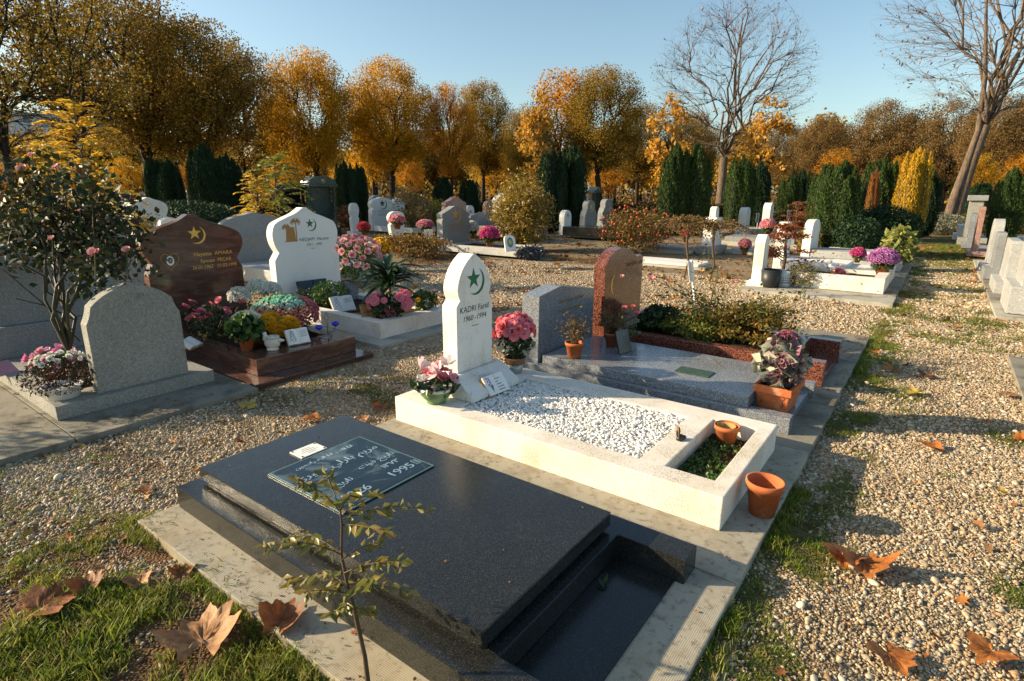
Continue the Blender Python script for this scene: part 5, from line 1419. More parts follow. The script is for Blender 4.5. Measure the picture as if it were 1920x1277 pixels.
LV=[(1620,1062,.115,.85,dl_or,0,'orange curled leaf on the gravel right of the kerb, left of a close pair'),(1580,1050,.09,.9,dl_or,1,'folded orange leaf overlapping its neighbour on the gravel aisle'),
 (1670,1235,.085,.45,dl_or,2,'flat orange leaf at the bottom of the gravel aisle'),(1855,1228,.08,.9,dl_or,3,'curled orange leaf in the bottom right corner'),
 (385,1195,.125,.55,dl_tan,4,'largest pale brown leaf lying in the foreground grass'),(530,1165,.09,1.2,dl_br,5,'crumpled red-brown leaf against the black grave footing'),
 (90,1140,.10,.5,dl_br,6,'long brown leaf at the left edge of the grass'),(165,1102,.07,1.2,dl_br,7,'rolled dark leaf right of the long brown one'),(260,1092,.06,1.2,dl_tan,8,'small cupped tan leaf in the grass'),
 (195,1068,.03,.8,dl_tan,9,'tiny tan scrap of leaf in the grass'),(465,762,.085,.3,dl_yel,10,'flat yellow leaf beside the left grave footing'),(715,764,.085,.6,dl_br,11,'brown leaf on gravel behind the black slab'),
 (585,788,.085,.8,dl_or,12,'orange-brown leaf on gravel above the black slab corner'),(270,922,.05,1.0,dl_br,13,'small russet leaf on the left gravel'),(345,1075,.05,1.1,dl_br,14,'dark leaf at the edge of the dotted concrete'),
 (1745,840,.075,.7,dl_or,15,'orange leaf in the middle of the aisle gravel'),(1715,738,.085,.5,dl_yel,16,'yellow-green leaf on the aisle'),(1672,692,.085,.6,dl_or,17,'orange leaf nearest the kerb on the aisle'),(1735,705,.07,.8,dl_br,18,'curled brown leaf right of the kerb leaves'),
 (1890,742,.085,.4,dl_tan,19,'tan leaf at the right edge of the aisle'),(1915,828,.06,1.2,dl_or,20,'upright orange leaf at the right picture edge'),(1640,662,.05,.8,dl_or,21,'small orange leaf by the verge grass'),
 (680,786,.07,.6,dl_tan,22,'tan leaf touching the far edge of the black slab'),(580,733,.05,.8,dl_yel,23,'small yellowish leaf near the brown grave'),(1415,547,.09,.8,dl_or,24,'orange leaf in front of the white box grave'),
 (1630,545,.12,.8,dl_or,25,'orange leaf on the ledge of the white box grave'),(1662,550,.09,.8,dl_tan,26,'tan leaf at the end of the concrete ledge'),(1085,505,.12,.9,dl_or,27,'orange leaf on the strip behind the red headstone'),(1045,497,.10,.9,dl_or,28,'russet leaf left of the red headstone, further back'),
 (1820,528,.12,.7,dl_or,29,'orange leaf beside the right row plinths'),(230,1012,.03,.6,dl_tan,30,'little scrap of leaf near the corner of the footing'),(1830,985,.04,.9,dl_tan,31,'small tan leaf on the aisle gravel at mid height'),(1880,925,.035,.9,dl_yel,32,'small yellow leaf near the right edge'),(1360,1065,.03,.7,dl_br,33,'tiny leaf in the verge grass at the kerb')]
for (px_,py_,sz,cu,m_,sd,lb) in LV:
    r=np.random.RandomState(100+sd)
    zz=.045 if 'ledge' in lb or 'against' in lb else .012
    g=thing('fallen_leaf',lb,'dry leaf',(*G(px_,py_,zz),zz),r.uniform(0,6.28),'fallen plane-tree leaves')
    put('blade',plane_leaf(r,sz,cu),m_,g)
    T=Tubes(); T.add([[0,-.02*1,.012],[.002,-sz*.6,.012],[.01,-sz*1.15,.02]],[.0022,.0016,.0012],4); put('stalk',T.mesh('stalk'),stem_brown,g)
    g.rotation_euler=(r.uniform(-.12,.12),r.uniform(-.12,.12),g.rotation_euler[2])
# leaf on black trough
g=thing('fallen_leaf','small green leaf on the floor of the black granite trough','dry leaf',(-.83,1.70,.05),1.0); put('blade',leaf_mesh('b',np.array([[0,0,.012],[.02,.01,.014]]),.05,np.random.RandomState(3),.4),lf_green,g)
# ------------------------------------------------------------------ skeletons: each new tip attaches to the nearest branch
def bez(a,b,da,n=6,sag=0):
    a=np.array(a);b=np.array(b); L_=np.linalg.norm(b-a); c=a+da*L_*.45
    t=np.linspace(0,1,n)[:,None]; p=(1-t)**2*a+2*t*(1-t)*c+t*t*b
    p[:,2]-=sag*L_*(t[:,0]*(1-t[:,0]))
    return p
def skeleton(r, base_pts, base_rad, tips, rads, T, ns=(7,5,4,3), wob=.04, tmin=0):
    """tips: list of arrays of target points per level; returns fine points"""
    nodes=[np.array(base_pts[-1])]; dirs=[np.array([0,0,1.])]; rad=[base_rad[-1]]
    T.add(base_pts,base_rad,9)
    last=[]
    for lv,(tp,rr) in enumerate(zip(tips,rads)):
        N=np.array(nodes); D=np.array(dirs); RD=np.array(rad); nn=[];nd=[];nr=[]; last=[]
        order=np.argsort(np.linalg.norm(tp-N[0],axis=1))
        for i in order:
            p=tp[i]; v=p-N; d=np.linalg.norm(v,axis=1)+1e-6
            cost=d*(1.35-(v*D).sum(1)/d)+ (v[:,2]<0)*np.abs(v[:,2])*.9
            k=int(np.argmin(cost)); n_=7 if lv==0 else (5 if lv==1 else 4)
            q=bez(N[k],p,(D[k]*.5+v[k]/(d[k])*.35+np.array([0,0,.30])) if lv<2 else D[k],n_)
            q[1:-1]+=r.normal(size=(n_-2,3))*wob*d[k]
            r0=min(rr,RD[k]*.85); T.add(q,np.linspace(r0,r0*(.45 if lv<2 else .35),n_),ns[min(lv,3)])
            g_=np.gradient(q,axis=0); g_/=np.linalg.norm(g_,axis=1)[:,None]+1e-9
            s0=1 if lv else 2
            for j in range(s0,n_): nn.append(q[j]);nd.append(g_[j]);nr.append(r0*(1-.5*j/n_))
            last+=list(q[1:])
        nodes+=nn;dirs+=nd;rad+=nr
    return np.array(last)
def ell(n,r,c,rad,shell=.0,flat=0):
    d=r.normal(size=(n,3)); d/=np.linalg.norm(d,axis=1)[:,None]; q=(shell**3+(1-shell**3)*r.rand(n))**(1/3)
    P=d*q[:,None]*rad; 
    if flat: P[:,2]=np.where(P[:,2]<0,P[:,2]*flat,P[:,2])
    return P+c
def tree_meshes(seed,H,W,fork,tr,nlim,leaves,leaf,clump=.32,lowcut=.0,fine=420,spr=1.0,sparse=0,twigs=True,ncl=210):
    """H height, W crown radius, fork height of first fork"""
    r=np.random.RandomState(seed); T=Tubes()
    cz=fork+(H-fork)*.52; c=np.array([0,0,cz]); rad=np.array([W,W,(H-fork)*.52])
    lean=r.normal(0,.12,2)
    base=[[0,0,-.05],[lean[0]*.2,lean[1]*.2,fork*.3],[lean[0]*.6,lean[1]*.6,fork*.7],[lean[0],lean[1],fork]]
    t0=ell(nlim,r,c+[0,0,rad[2]*.15],rad*.62,.75); t0[:,2]=np.maximum(t0[:,2],fork+1.0)
    t1=ell(nlim*9,r,c,rad*.88,.55); t1[:,2]=np.maximum(t1[:,2],fork+.3)
    t2=ell(fine,r,c,rad*1.0,.45)
    last=skeleton(r,base,[tr*1.35,tr*1.05,tr*.95,tr*.9],[t0,t1,t2],[tr*.42,tr*.16,tr*.055],T)
    wood=T.mesh('trunk')
    if not leaves: return wood,None,last
    # uneven outline: some clumps bulge, others are missing
    cl=last[r.randint(0,len(last),int(ncl*(1-sparse)))]
    i=r.randint(0,len(cl),leaves); P=cl[i]+r.normal(size=(leaves,3))*clump
    k=(((P-c)/rad)**2).sum(1)<1.08
    P=P[k&(P[:,2]>fork*.75+lowcut)]
    return wood,leaf_mesh('crown',P,leaf,r,.7,droop=.4),last
def tree(name,label,cat,px,dist,rz,wood,crown,bm,cm,scale=(1,1,1),group=None,xy=None):
    x,y=xy or AT(px,dist); g=thing(name,label,cat,(x,y,0),rz,group); 
    a=put('trunk',wood,bm,g); a.scale=scale
    if crown is not None:
        mesh=crown.copy() if len(crown.materials) and crown.materials[0]!=cm else crown
        if mesh is not crown: mesh.materials.clear()
        b=put('crown',mesh,cm,g); b.scale=scale
    return g
lf_gold=foliage('golden_leaves',[(.54,.29,.012),(.66,.36,.015),(.42,.21,.012),(.74,.44,.02)],.45,.6)
lf_brown=foliage('russet_leaves',[(.22,.13,.015),(.32,.18,.02),(.15,.09,.012),(.36,.24,.03)],.4,.6)
lf_orange=foliage('orange_leaves',[(.58,.24,.012),(.66,.34,.02),(.46,.17,.012),(.52,.30,.03)],.45,.6)
lf_olg=foliage('olive_gold_leaves',[(.24,.17,.018),(.36,.22,.022),(.17,.13,.018),(.42,.24,.025)],.4,.6)
lf_dull=foliage('dull_brown_leaves',[(.22,.145,.05),(.29,.18,.055),(.16,.11,.04),(.24,.12,.04)],.4,.65)
TG='row of autumn trees behind the cemetery'
V=[tree_meshes(101,11.5,4.2,3.0,.27,8,46000,.125,.40,ncl=620,lowcut=1.0), tree_meshes(102,11,4.0,2.8,.25,8,44000,.125,.38,ncl=520,lowcut=1.0), tree_meshes(103,11.5,4.1,3.0,.25,8,26000,.13,.36,sparse=.25,ncl=360,lowcut=1.0), tree_meshes(104,11,3.4,2.5,.20,7,10000,.17,.40,sparse=.45), tree_meshes(105,11,3.6,3.2,.22,8,5200,.15,.34,sparse=.3,fine=900)]
def top2scale(dist,top,H): return (1.5+(359-top)*dist/1067*1.0)/H
TL=[('mostly bare tree with dark forked trunk at the left edge',30,27,4,lf_olg,-90,1.0),('sparse leaved tall tree behind the yellow fronds, second from left',160,29,4,lf_olg,-70,1.0),('dense dark brown tree left of the first dark cypresses',285,36,0,lf_brown,-25,1.1),
 ('russet tree with ragged top, behind the first dark cypresses',390,38,2,lf_brown,32,1.1),('brown rounded tree left of the golden one',462,44,2,lf_brown,75,1.0),('golden rounded tree with the brightest crown',590,41,0,lf_gold,90,.92),
 ('amber rounded tree with twin trunks',735,43,1,lf_gold,106,.92),('slim amber tree standing behind the twin-trunked amber one',700,48,3,lf_gold,150,.8),('orange-brown see-through tree with upswept branches',845,44,2,lf_orange,152,.72),
 ('brown-gold tree right of the see-through orange one',905,50,1,lf_olg,148,.8),('shaded olive tree low behind the orange ones',985,47,0,lf_olg,195,.8),('pale orange tree with thinning top',1050,50,3,lf_orange,122,1.0),('tall greenish gold tree behind the central cypress',1125,48,0,lf_olg,120,.95),
 ('dark russet tree right of the greenish gold one',1195,58,1,lf_brown,192,.9),('olive gold tree left of the tall bare tree',1285,60,0,lf_olg,208,1.0),
 ('dull brown rounded tree right of the tall bare tree',1460,70,1,lf_dull,228,.9),('dull brown rounded tree, second right of the tall bare tree',1533,67,0,lf_dull,212,.88),('tallest rounded brown tree on the right skyline',1635,66,1,lf_dull,188,.98),
 ('thin brown tree left of the leaning bare tree',1706,68,3,lf_dull,192,.95),('brown tree behind the leaning bare trunks',1770,62,2,lf_dull,186,.95),('brown tree at the right edge skyline',1862,58,1,lf_dull,178,.95),('brown tree cut by the right picture edge',1925,60,0,lf_dull,172,.95)]
for k,(lb,px_,ds,v,m_,top,ws) in enumerate(TL):
    H_=(11.5,11,11.5,11,11)[v]; s=TOP(px_,top,ds)/(H_*1.03)
    tree('tree',lb,'tree',px_,ds,k*1.3,V[v][0],V[v][1],bark_dark,m_,(s*ws,s*ws,s),TG)
# two big bare trees
def bare(seed,H,W,fork,tr,lean,nl=7,f1=60,f2=520,f3=1500,base=None,shift=(0,0),seedpod=True):
    r=np.random.RandomState(seed); T=Tubes(); cz=fork+(H-fork)*.5
    c=np.array([lean[0]*1.5+shift[0],lean[1]*1.5+shift[1],cz]); rad=np.array([W,W,(H-fork)*.52])
    base=base or [[0,0,-.05],[lean[0]*.25,lean[1]*.25,fork*.35],[lean[0]*.6,lean[1]*.6,fork*.7],[lean[0],lean[1],fork]]
    t0=ell(nl,r,c+[0,0,rad[2]*.2],rad*.66,.8); t0[:,2]=np.maximum(t0[:,2],fork+1.4)
    t1=ell(f1,r,c,rad*.9,.6); t2=ell(f2,r,c,rad,.6,.8); t3=ell(f3,r,c,rad*1.06,.7,.9); t3[:,2]-=.25
    last=skeleton(r,base,[tr*1.3,tr*1.05,tr,tr*.95],[t0,t1,t2,t3],[tr*.32,tr*.11,tr*.038,tr*.018],T,wob=.045)
    pods=last[r.randint(0,len(last),2600)]+r.normal(0,.07,(2600,3))
    return T.mesh('trunk'),leaf_mesh('seed_pods',pods[:1100 if seedpod else 300],.15,r,.4,droop=1.2)
pod=foliage('seed_pods',[(.22,.12,.05),(.30,.17,.07),(.14,.08,.04)],.3,.7)
def bare_tree(label,px_,ds,wood,pods,rz,sc=(1,1,1)):
    x,y=AT(px_,ds); g=thing('bare_tree',label,'tree',(x,y,0),rz); a=put('trunk',wood,bark_pale,g); b=put('seed_pods',pods,pod,g)
    a.scale=b.scale=sc; return g
w1,p1=bare(7,TOP(1352,-5,41),4.9,3.7,.26,(.0,.0),nl=9,f1=90,f2=900,f3=3600); bare_tree('tall bare tree with upswept limbs standing against the sky right of centre',1352,41,w1,p1,.4)
rt=np.array([CR[0],CR[1]])/math.hypot(CR[0],CR[1])
w2,p2=bare(9,15.0,5.2,4.2,.20,(rt[0]*.55,rt[1]*.55),nl=11,f1=120,f2=1100,f3=4200,shift=(rt[0]*.5,rt[1]*.5))
g=bare_tree('big leaning bare tree with brown seed clusters at the right',1798,31,w2,p2,0)
T=Tubes(); q=rt*.25
T.add([[q[0]*-1.0,q[1]*-1.0,-.05],[q[0]*-.7,q[1]*-.7,1.2],[q[0]*.3,q[1]*.3,2.6],[q[0]*1.2,q[1]*1.2,4.0],[q[0]*.6,q[1]*.6,6.0],[q[0]*-1.5,q[1]*-1.5,8.6],[q[0]*-2,q[1]*-2,11]],[.22,.18,.145,.11,.08,.05,.02],10); put('second_stem',T.mesh('s'),bark_pale,g)

# ------------------------------------------------------------------ plume cypresses
def cypress_meshes(seed,H,W,n=40000,plumes=22,leaf=.082,point=.5):
    r=np.random.RandomState(seed); P=[];D=[]; core=B()
    for k in range(plumes):
        a=r.uniform(0,6.28); q=W*.62*math.sqrt(r.rand()) if k else 0; h=H*(1-.26*(q/W)*r.uniform(.3,1.6)) if k else H
        rad=W*r.uniform(.32,.50); cx,cy=q*math.cos(a),q*math.sin(a); z0=H*r.uniform(.0,.12)
        m=n//plumes; t=r.rand(m)**.85; ph=r.uniform(0,6.28,m)
        prof=np.clip(np.sin(np.pi*np.clip(t*.86+.14,0,1))**.55,.0,1); prof=np.where(t>.8,prof*(1-(t-.8)*1.8),prof)
        rr=rad*prof*(1+.18*np.sin(ph*5+t*14))*r.uniform(.75,1.08,m)
        out=1+.22*t
        x=cx*out+rr*np.cos(ph); y=cy*out+rr*np.sin(ph); z=z0+t*(h-z0)
        P.append(np.stack([x,y,z],1)); d=np.stack([np.cos(ph)*.35,np.sin(ph)*.35,np.ones(m)],1)+r.normal(0,.22,(m,3)); D.append(d)
        pts=[(max(.004,rad*.62*math.sin(math.pi*min(1,tt*.86+.14))**.55*(1 if tt<.75 else 1-(tt-.75)*2.6)),z0+tt*(h-z0)*.96) for tt in np.linspace(0,1,9)]
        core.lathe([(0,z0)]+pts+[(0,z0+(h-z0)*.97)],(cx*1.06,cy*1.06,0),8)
    P=np.concatenate(P);D=np.concatenate(D)
    return leaf_mesh('foliage',P,leaf,r,.42,dirs=D,fold=.35),core.mesh('inner_foliage')
cyp_g=foliage('cypress_green',[(.028,.068,.014),(.048,.10,.018),(.075,.13,.026),(.02,.05,.012),(.10,.09,.03)],.25,.6)
cyp_b=foliage('cypress_dark',[(.012,.034,.014),(.02,.05,.018),(.028,.065,.02)],.15,.6)
cyp_y=foliage('cypress_gold',[(.62,.38,.02),(.70,.46,.03),(.50,.30,.02),(.40,.27,.05)],.35,.6)
cyp_r=foliage('cypress_rusty',[(.28,.09,.02),(.36,.13,.03),(.10,.09,.03)],.3,.6)
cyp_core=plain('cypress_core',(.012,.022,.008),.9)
CV=[cypress_meshes(s,3.0,.75) for s in (1,2,3)]
def cyp(label,px_,ds,top,wpx,v,m_=None,rz=0,name='cypress',cm=None,bottom=0):
    x,y=AT(px_,ds); H_=TOP(px_,top,ds); W_=WID(px_,wpx,ds)*1.2
    g=thing(name,label,'cypress',(x,y,0),rz,'plume cypresses'); f=CV[v][0]; 
    me=f if (not len(f.materials) or f.materials[0]==(m_ or cyp_g)) else f.copy()
    if me is not f: me.materials.clear()
    a=put('foliage',me,m_ or cyp_g,g); c=CV[v][1]
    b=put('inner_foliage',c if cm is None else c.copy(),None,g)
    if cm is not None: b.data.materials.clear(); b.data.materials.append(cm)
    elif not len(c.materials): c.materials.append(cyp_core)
    s=(W_/.80,W_/.80,H_/3.0); a.scale=s;b.scale=s
    T=Tubes(); T.add([[0,0,-.02],[0,0,H_*.4]],[.07,.05],6); put('trunk',T.mesh('t'),bark_dark,g); return g
for k,(lb,px_,ds,top,w_,v,m_) in enumerate([
 ('narrow dark cypress, leftmost of the group behind the white double-curved stone',292,25,290,18,0,cyp_b),('dark cypress beside the leftmost narrow one',322,24,296,22,1,cyp_b),('broad very dark cypress left of the yellow sumac',392,23,268,32,2,cyp_b),('dark cypress merging with the broad one on its right',432,24,285,24,0,cyp_b),
 ('dark cypress pair left half behind the oval-headed stele',648,25,300,17,1,cyp_b),('dark cypress pair right half behind the oval-headed stele',672,26,306,16,0,cyp_b),('low dark cypress in front of the see-through orange tree',832,31,330,18,2,cyp_b),('low dark cypress right of the other low one',880,33,336,17,1,cyp_b),
 ('dark tall cypress right behind the yellow-green shrub',1035,21.5,272,24,0,cyp_b),('dark tall cypress, right half of the central pair',1072,22,268,24,1,cyp_b),
 ('broad bright green cypress right of the rose-hip bush',1262,21.5,268,26,2,cyp_g),('bright green cypress, right half of the broadest clump',1302,22,268,32,1,cyp_g),('green cypress standing right of the tall bare trunk',1388,27,290,27,0,cyp_g),('darker cypress tucked behind the one right of the bare trunk',1424,29,302,22,2,cyp_b),
 ('thin cypress far behind the distant white steles',1480,36,325,20,0,cyp_g),('small cypress far behind, right of the thin one',1502,38,316,16,1,cyp_b),('green cypress left behind the big one by the aisle',1548,22,305,28,1,cyp_g),('big dense green cypress beside the white slab stele',1578,16.4,300,38,2,cyp_g),
 ('green cypress right of the rusty shrub by the aisle',1650,23,292,34,0,cyp_g),('dark shaded cypress behind the golden one',1742,25,318,22,1,cyp_b),('dark cypress in the distance left of the leaning bare tree',1722,40,318,20,2,cyp_b),
 ('green cypress beyond the right row at the picture edge',1893,24,312,30,2,cyp_g),('dark cypress behind the hedge on the right',1838,38,338,22,0,cyp_b)]):
    cyp(lb,px_,ds,top,w_,v,m_,k*1.1)
cyp('golden yellow conifer beside the aisle',1710,22.5,276,27,1,cyp_y,.5,'golden_conifer',plain('gold_core',(.10,.07,.015),.9))
cyp('rusty red conifer between the green cypress and the golden one',1638,21,312,11,0,cyp_r,.5,'rusty_conifer',MATS['gold_core'])
bushy('shrub','dark low evergreen shrub at the foot of the golden conifer',(*AT(1668,17.2),0),.85,.85,.62,9000,.07,cyp_b,seed=21)
bushy('shrub','dark green clipped shrub between the big cypress and the aisle',(*AT(1620,16.0),0),.55,.6,.5,5000,.07,cyp_b,seed=22)
bushy('hedge_shrub','dark spreading evergreen below the leftmost cypresses',(*AT(345,18),0),1.9,1.4,.62,16000,.08,cyp_b,seed=23)
# hedges
def hedge(label,a,b_,h,w_,m_,n,leaf=.07):
    a=np.array(a);b_=np.array(b_); L_=np.linalg.norm(b_-a); g=thing('hedge',label,'hedge',(a[0],a[1],0),math.atan2(b_[1]-a[1],b_[0]-a[0]))
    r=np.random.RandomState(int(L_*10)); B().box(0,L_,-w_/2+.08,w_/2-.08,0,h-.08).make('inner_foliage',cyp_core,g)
    s=r.rand(n); P=np.stack([r.uniform(0,L_,n),np.where(s<.4,-w_/2,np.where(s<.6,w_/2,r.uniform(-w_/2,w_/2,n))),np.where(s<.6,r.uniform(0,h,n),h)],1)+r.normal(0,.03,(n,3))
    put('foliage',leaf_mesh('f',P,leaf,r,.6),m_,g)
lf_hedge=foliage('hedge_leaves',[(.07,.07,.02),(.12,.10,.025),(.05,.055,.018),(.16,.09,.03)],.25,.6)
hedge('low brown-green hedge closing the end of the aisle',(-8,29.6),(4.2,30.2),.62,.9,lf_hedge,16000)
hedge('long low dark hedge along the foot of the autumn trees',AT(620,37),AT(1640,44),.75,.9,lf_hedge,22000,.10)
hedge('low hedge behind the dark cypresses on the left',AT(-60,31),AT(640,36),.8,.9,lf_hedge,14000,.10)
bushy('shrub','silvery rounded shrub against the hedge end',(*AT(1785,27.5),0),.8,.8,.38,3000,.08,foliage('silver_leaves',[(.16,.17,.12),(.24,.24,.17)],.2,.7),seed=24)
# ------------------------------------------------------------------ middle shrubs
lf_yg=foliage('yellow_green_leaves',[(.22,.20,.03),(.34,.26,.04),(.42,.24,.04),(.14,.15,.03),(.38,.15,.03)],.4,.4,spec=.5)
bushy('shrub','tall rounded yellow-green shrub in the middle of the cemetery',(-8.75,12.25,0),.86,.86,1.0,9000,.085,lf_yg,seed=31,zc=.95,clumps=150,aspect=.45)
bushy('shrub','loose pale flowering shrub left of the round green one',(*G(775,440,0),0),.9,.7,.85,3500,.08,foliage('faded_leaves',[(.28,.22,.10),(.16,.13,.05),(.34,.2,.08)],.35,.6),seed=32,clumps=40)
bushy('shrub','round golden green shrub left of the grey gabled headstone',(*G(812,436,0),0),1.0,.8,.60,6000,.07,foliage('goldgreen_leaves',[(.20,.19,.03),(.30,.25,.04),(.13,.14,.02)],.35,.6),seed=33,clumps=90)
bushy('rose_hip_bush','wide bush with reddish leaves and red hips beyond the red headstone',(-6.0,13.1,0),.95,.85,.62,6500,.055,foliage('hip_bush_leaves',[(.09,.10,.03),(.16,.13,.03),(.28,.10,.03),(.07,.08,.02)],.3,.5),seed=34,clumps=120,aspect=.6)
gb=[o for o in COL.objects if o.name=='rose_hip_bush'][0]
P=ball_pts(90,.92,.85,.58,.66,FR,.85); hm=B().ball((0,0,0),.027,sub=1).mesh('rose_hip'); hr=plain('hip_red',(.50,.07,.03),.4)
for p in P[P[:,2]>.3]: put('rose_hip',hm,hr,gb).location=p
bushy('shrub','rusty foliage at the foot of the bare tree by the cypresses',(*AT(1530,26),0),.8,.6,.45,2200,.09,lf_red,seed=35,clumps=40)
bushy('shrub','rusty low shrub between the far graves on the left',(*G(655,432,0),0),.6,.5,.5,1800,.08,foliage('rust_leaves',[(.20,.08,.03),(.14,.07,.03)],.3,.6),seed=36,clumps=40)
bushy('ground_shrub','brown ground shrubs in front of the small round-headed stele',(*G(775,482,0),0),1.1,.8,.28,3000,.07,foliage('mixed_leaves',[(.16,.12,.03),(.28,.12,.03),(.10,.11,.03)],.3,.6),seed=37,clumps=60)
# weeping dead shrubs near the white monument
def weeping(label,loc,h,w_,seed,m_):
    r=np.random.RandomState(seed); g=thing('weeping_shrub',label,'shrub',loc); T=Tubes(); P=[]
    T.add([[0,0,0],[.05,.02,h*.3],[.01,-.02,h*.6],[0,0,h*.92]],[.018,.016,.02,.028],6)
    for k in range(26):
        a=r.uniform(0,6.28); L_=w_*r.uniform(.5,1.1); d=np.array([math.cos(a),math.sin(a),0])
        q=[np.array([0,0,h*.9])+d*L_*t+np.array([0,0,.16*h*math.sin(t*2.6)-.12*t*t]) for t in np.linspace(0,1,7)]
        T.add(q,np.linspace(.013,.004,7),4)
        for p in q[1:]: P+=[p+r.normal(0,.035,3) for _ in range(9)]
    put('branches',T.mesh('b'),stem_brown,g); put('needles',leaf_mesh('n',np.array(P),.05,r,.4),m_,g); return g
rust=foliage('rusty_needles',[(.16,.09,.035),(.24,.15,.05),(.12,.10,.03)],.25,.7)
weeping('umbrella-shaped brown shrub on a thin stem, left of the white gabled monument',(*G(1282,522,0),0),1.02,.55,41,rust)
weeping('umbrella-shaped brown shrub in front of the white gabled monument',(*G(1330,528,0),0),.98,.65,42,rust)
# red maple
def layered(name,label,loc,h,w_,m_,seed,n=1500):
    r=np.random.RandomState(seed); g=thing(name,label,'small tree',loc); T=Tubes(); P=[]
    T.add([[0,0,0],[.02,0,h*.4],[-.02,.02,h*.75],[0,0,h]],[.035,.028,.018,.006],6)
    for k in range(22):
        z=h*r.uniform(.35,.97); a=r.uniform(0,6.28); L_=w_*(1.1-.7*z/h)*r.uniform(.7,1.2)
        e=np.array([math.cos(a)*L_,math.sin(a)*L_,z+r.uniform(-.02,.10)]); T.add([[0,0,z-.05],[e[0]*.5,e[1]*.5,z+.03],e],[.009,.006,.003],4)
        for t in r.uniform(.35,1.05,n//22): P.append(np.array([e[0]*t,e[1]*t,z+.02])+r.normal(size=3)*[.07,.07,.018])
    put('trunk',T.mesh('t'),stem_brown,g); put('foliage',leaf_mesh('f',np.array(P),.05,r,.5),m_,g)
layered('japanese_maple','small red-orange Japanese maple with layered twigs, rising behind the buckets',(*G(1465,522,.1),.06),.98,.56,lf_red,51,1500)
layered('japanese_maple','rusty small tree between the distant white steles',(*AT(1500,19),.0),1.25,.6,foliage('rusty_maple',[(.22,.07,.025),(.30,.12,.04),(.14,.06,.03)],.3,.6),52,700)
bushy('potted_plant','round green-brown potted shrub beside the white paint bucket',(*G(1500,538,.05),.05),.24,.24,.20,1200,.035,lf_olive,seed=53)
bushy('shrub','bright variegated green shrub behind the mauve chrysanthemum',(*G(1680,488,.2),.05),.32,.32,.42,420,.16,foliage('variegated',[(.22,.26,.05),(.40,.38,.12),(.12,.18,.04)],.35,.4),seed=54)
bushy('shrub','yellowish shrub between the two white steles on the aisle side',(*G(1512,480,0),0),.3,.35,.38,900,.07,lf_yg,seed=55)
# ------------------------------------------------------------------ fronded young trees (ailanthus / sumac)
def frond(P,D,S,V0,p0,d,L_,r,n=11,leaf=.09,droop=.5):
    d=d/np.linalg.norm(d); side=np.cross(d,[0,0,1.]); side/=np.linalg.norm(side)+1e-9; pts=[]
    for i in range(n):
        t=(i+1)/n; p=p0+d*L_*t+np.array([0,0,-droop*L_*t*t]); pts.append(p)
        for s_ in (-1,1):
            dd=side*s_*.9+d*.45+np.array([0,0,-.35]); l=leaf*(1-.45*abs(t-.45))
            P.append(p+dd*l*.5); D.append(dd)
    return [p0]+pts
def fronded(name,label,loc,h,nf,L_,leaf,m_,seed,spread=1.0,n=12,z0=.45,tr=.03,cat='young tree',group=None,stem_m=None,tip=True,droop=.5):
    r=np.random.RandomState(seed); g=thing(name,label,cat,loc,0,group); P=[];D=[]; T=Tubes()
    T.add([[0,0,-.02],[r.normal(0,.02)*h,r.normal(0,.02)*h,h*.5],[0,0,h]],[tr,tr*.7,tr*.3],6)
    for k in range(nf):
        t=(k+.5)/nf; z=h*(z0+(1-z0)*t); a=k*2.4+r.uniform(-.4,.4); el=.15+.75*t
        d=np.array([math.cos(a),math.sin(a),el]); l=L_*r.uniform(.75,1.15)*(1-.25*t)
        br=spread*r.uniform(0,.5)*(1-t)*h*.5; p0=np.array([math.cos(a)*br,math.sin(a)*br,z])
        if br>.05: T.add([[0,0,z-br*.6],p0],[tr*.5,tr*.3],5)
        pts=frond(P,D,None,None,p0,d,l,r,n,leaf,droop); T.add(pts[::2],np.linspace(tr*.18,tr*.08,len(pts[::2])),3)
    put('trunk',T.mesh('t'),stem_m or stem_brown,g); put('foliage',leaf_mesh('f',np.array(P),leaf,r,.38,dirs=np.array(D)),m_,g); return g
fronded('young_tree','young tree with long bright yellow fronds behind the rose bush at left',(*AT(165,11.5),0),2.75,52,.68,.10,lf_yel,61,1.0,n=26,z0=.36)
fronded('young_tree','lower yellow-fronded shoot left of the tallest one',(*AT(110,13),0),2.2,26,.7,.10,lf_yel,62,1.0,n=22)
fronded('sumac','golden feathery sumac behind the grey ogee headstone',(*AT(482,13),0),1.75,60,.48,.075,lf_yel,63,.9,n=18,z0=.35)
fronded('sumac','greener feathery sumac to the right of the golden one',(*AT(520,16),0),2.3,30,.8,.15,foliage('frond_green',[(.13,.16,.03),(.22,.22,.04)],.4,.5),64,1.0,n=10,z0=.45)
lf_or2=foliage('orange_fronds',[(.56,.29,.04),(.62,.36,.06),(.46,.22,.03)],.5,.5)
V.append(tree_meshes(106,6.0,1.25,1.6,.07,6,1500,.19,.16,ncl=46,fine=160))
V.append(tree_meshes(107,6.0,1.4,1.6,.07,6,1400,.19,.18,ncl=40,fine=160))
for lb_,px_,ds_,v_ in (('slender tree with bright orange leaf tufts left of the tall bare tree',1248,30,5),('slender tree with orange leaf tufts right of the tall bare tree',1432,31,6),('slender shoot with orange leaves before the pale orange tree',1010,33,6)):
    tree('young_tree',lb_,'young tree',px_,ds_,v_,V[v_][0],V[v_][1],bark_dark,lf_or2,(1,1,1.0 if px_>1100 else 1.15))
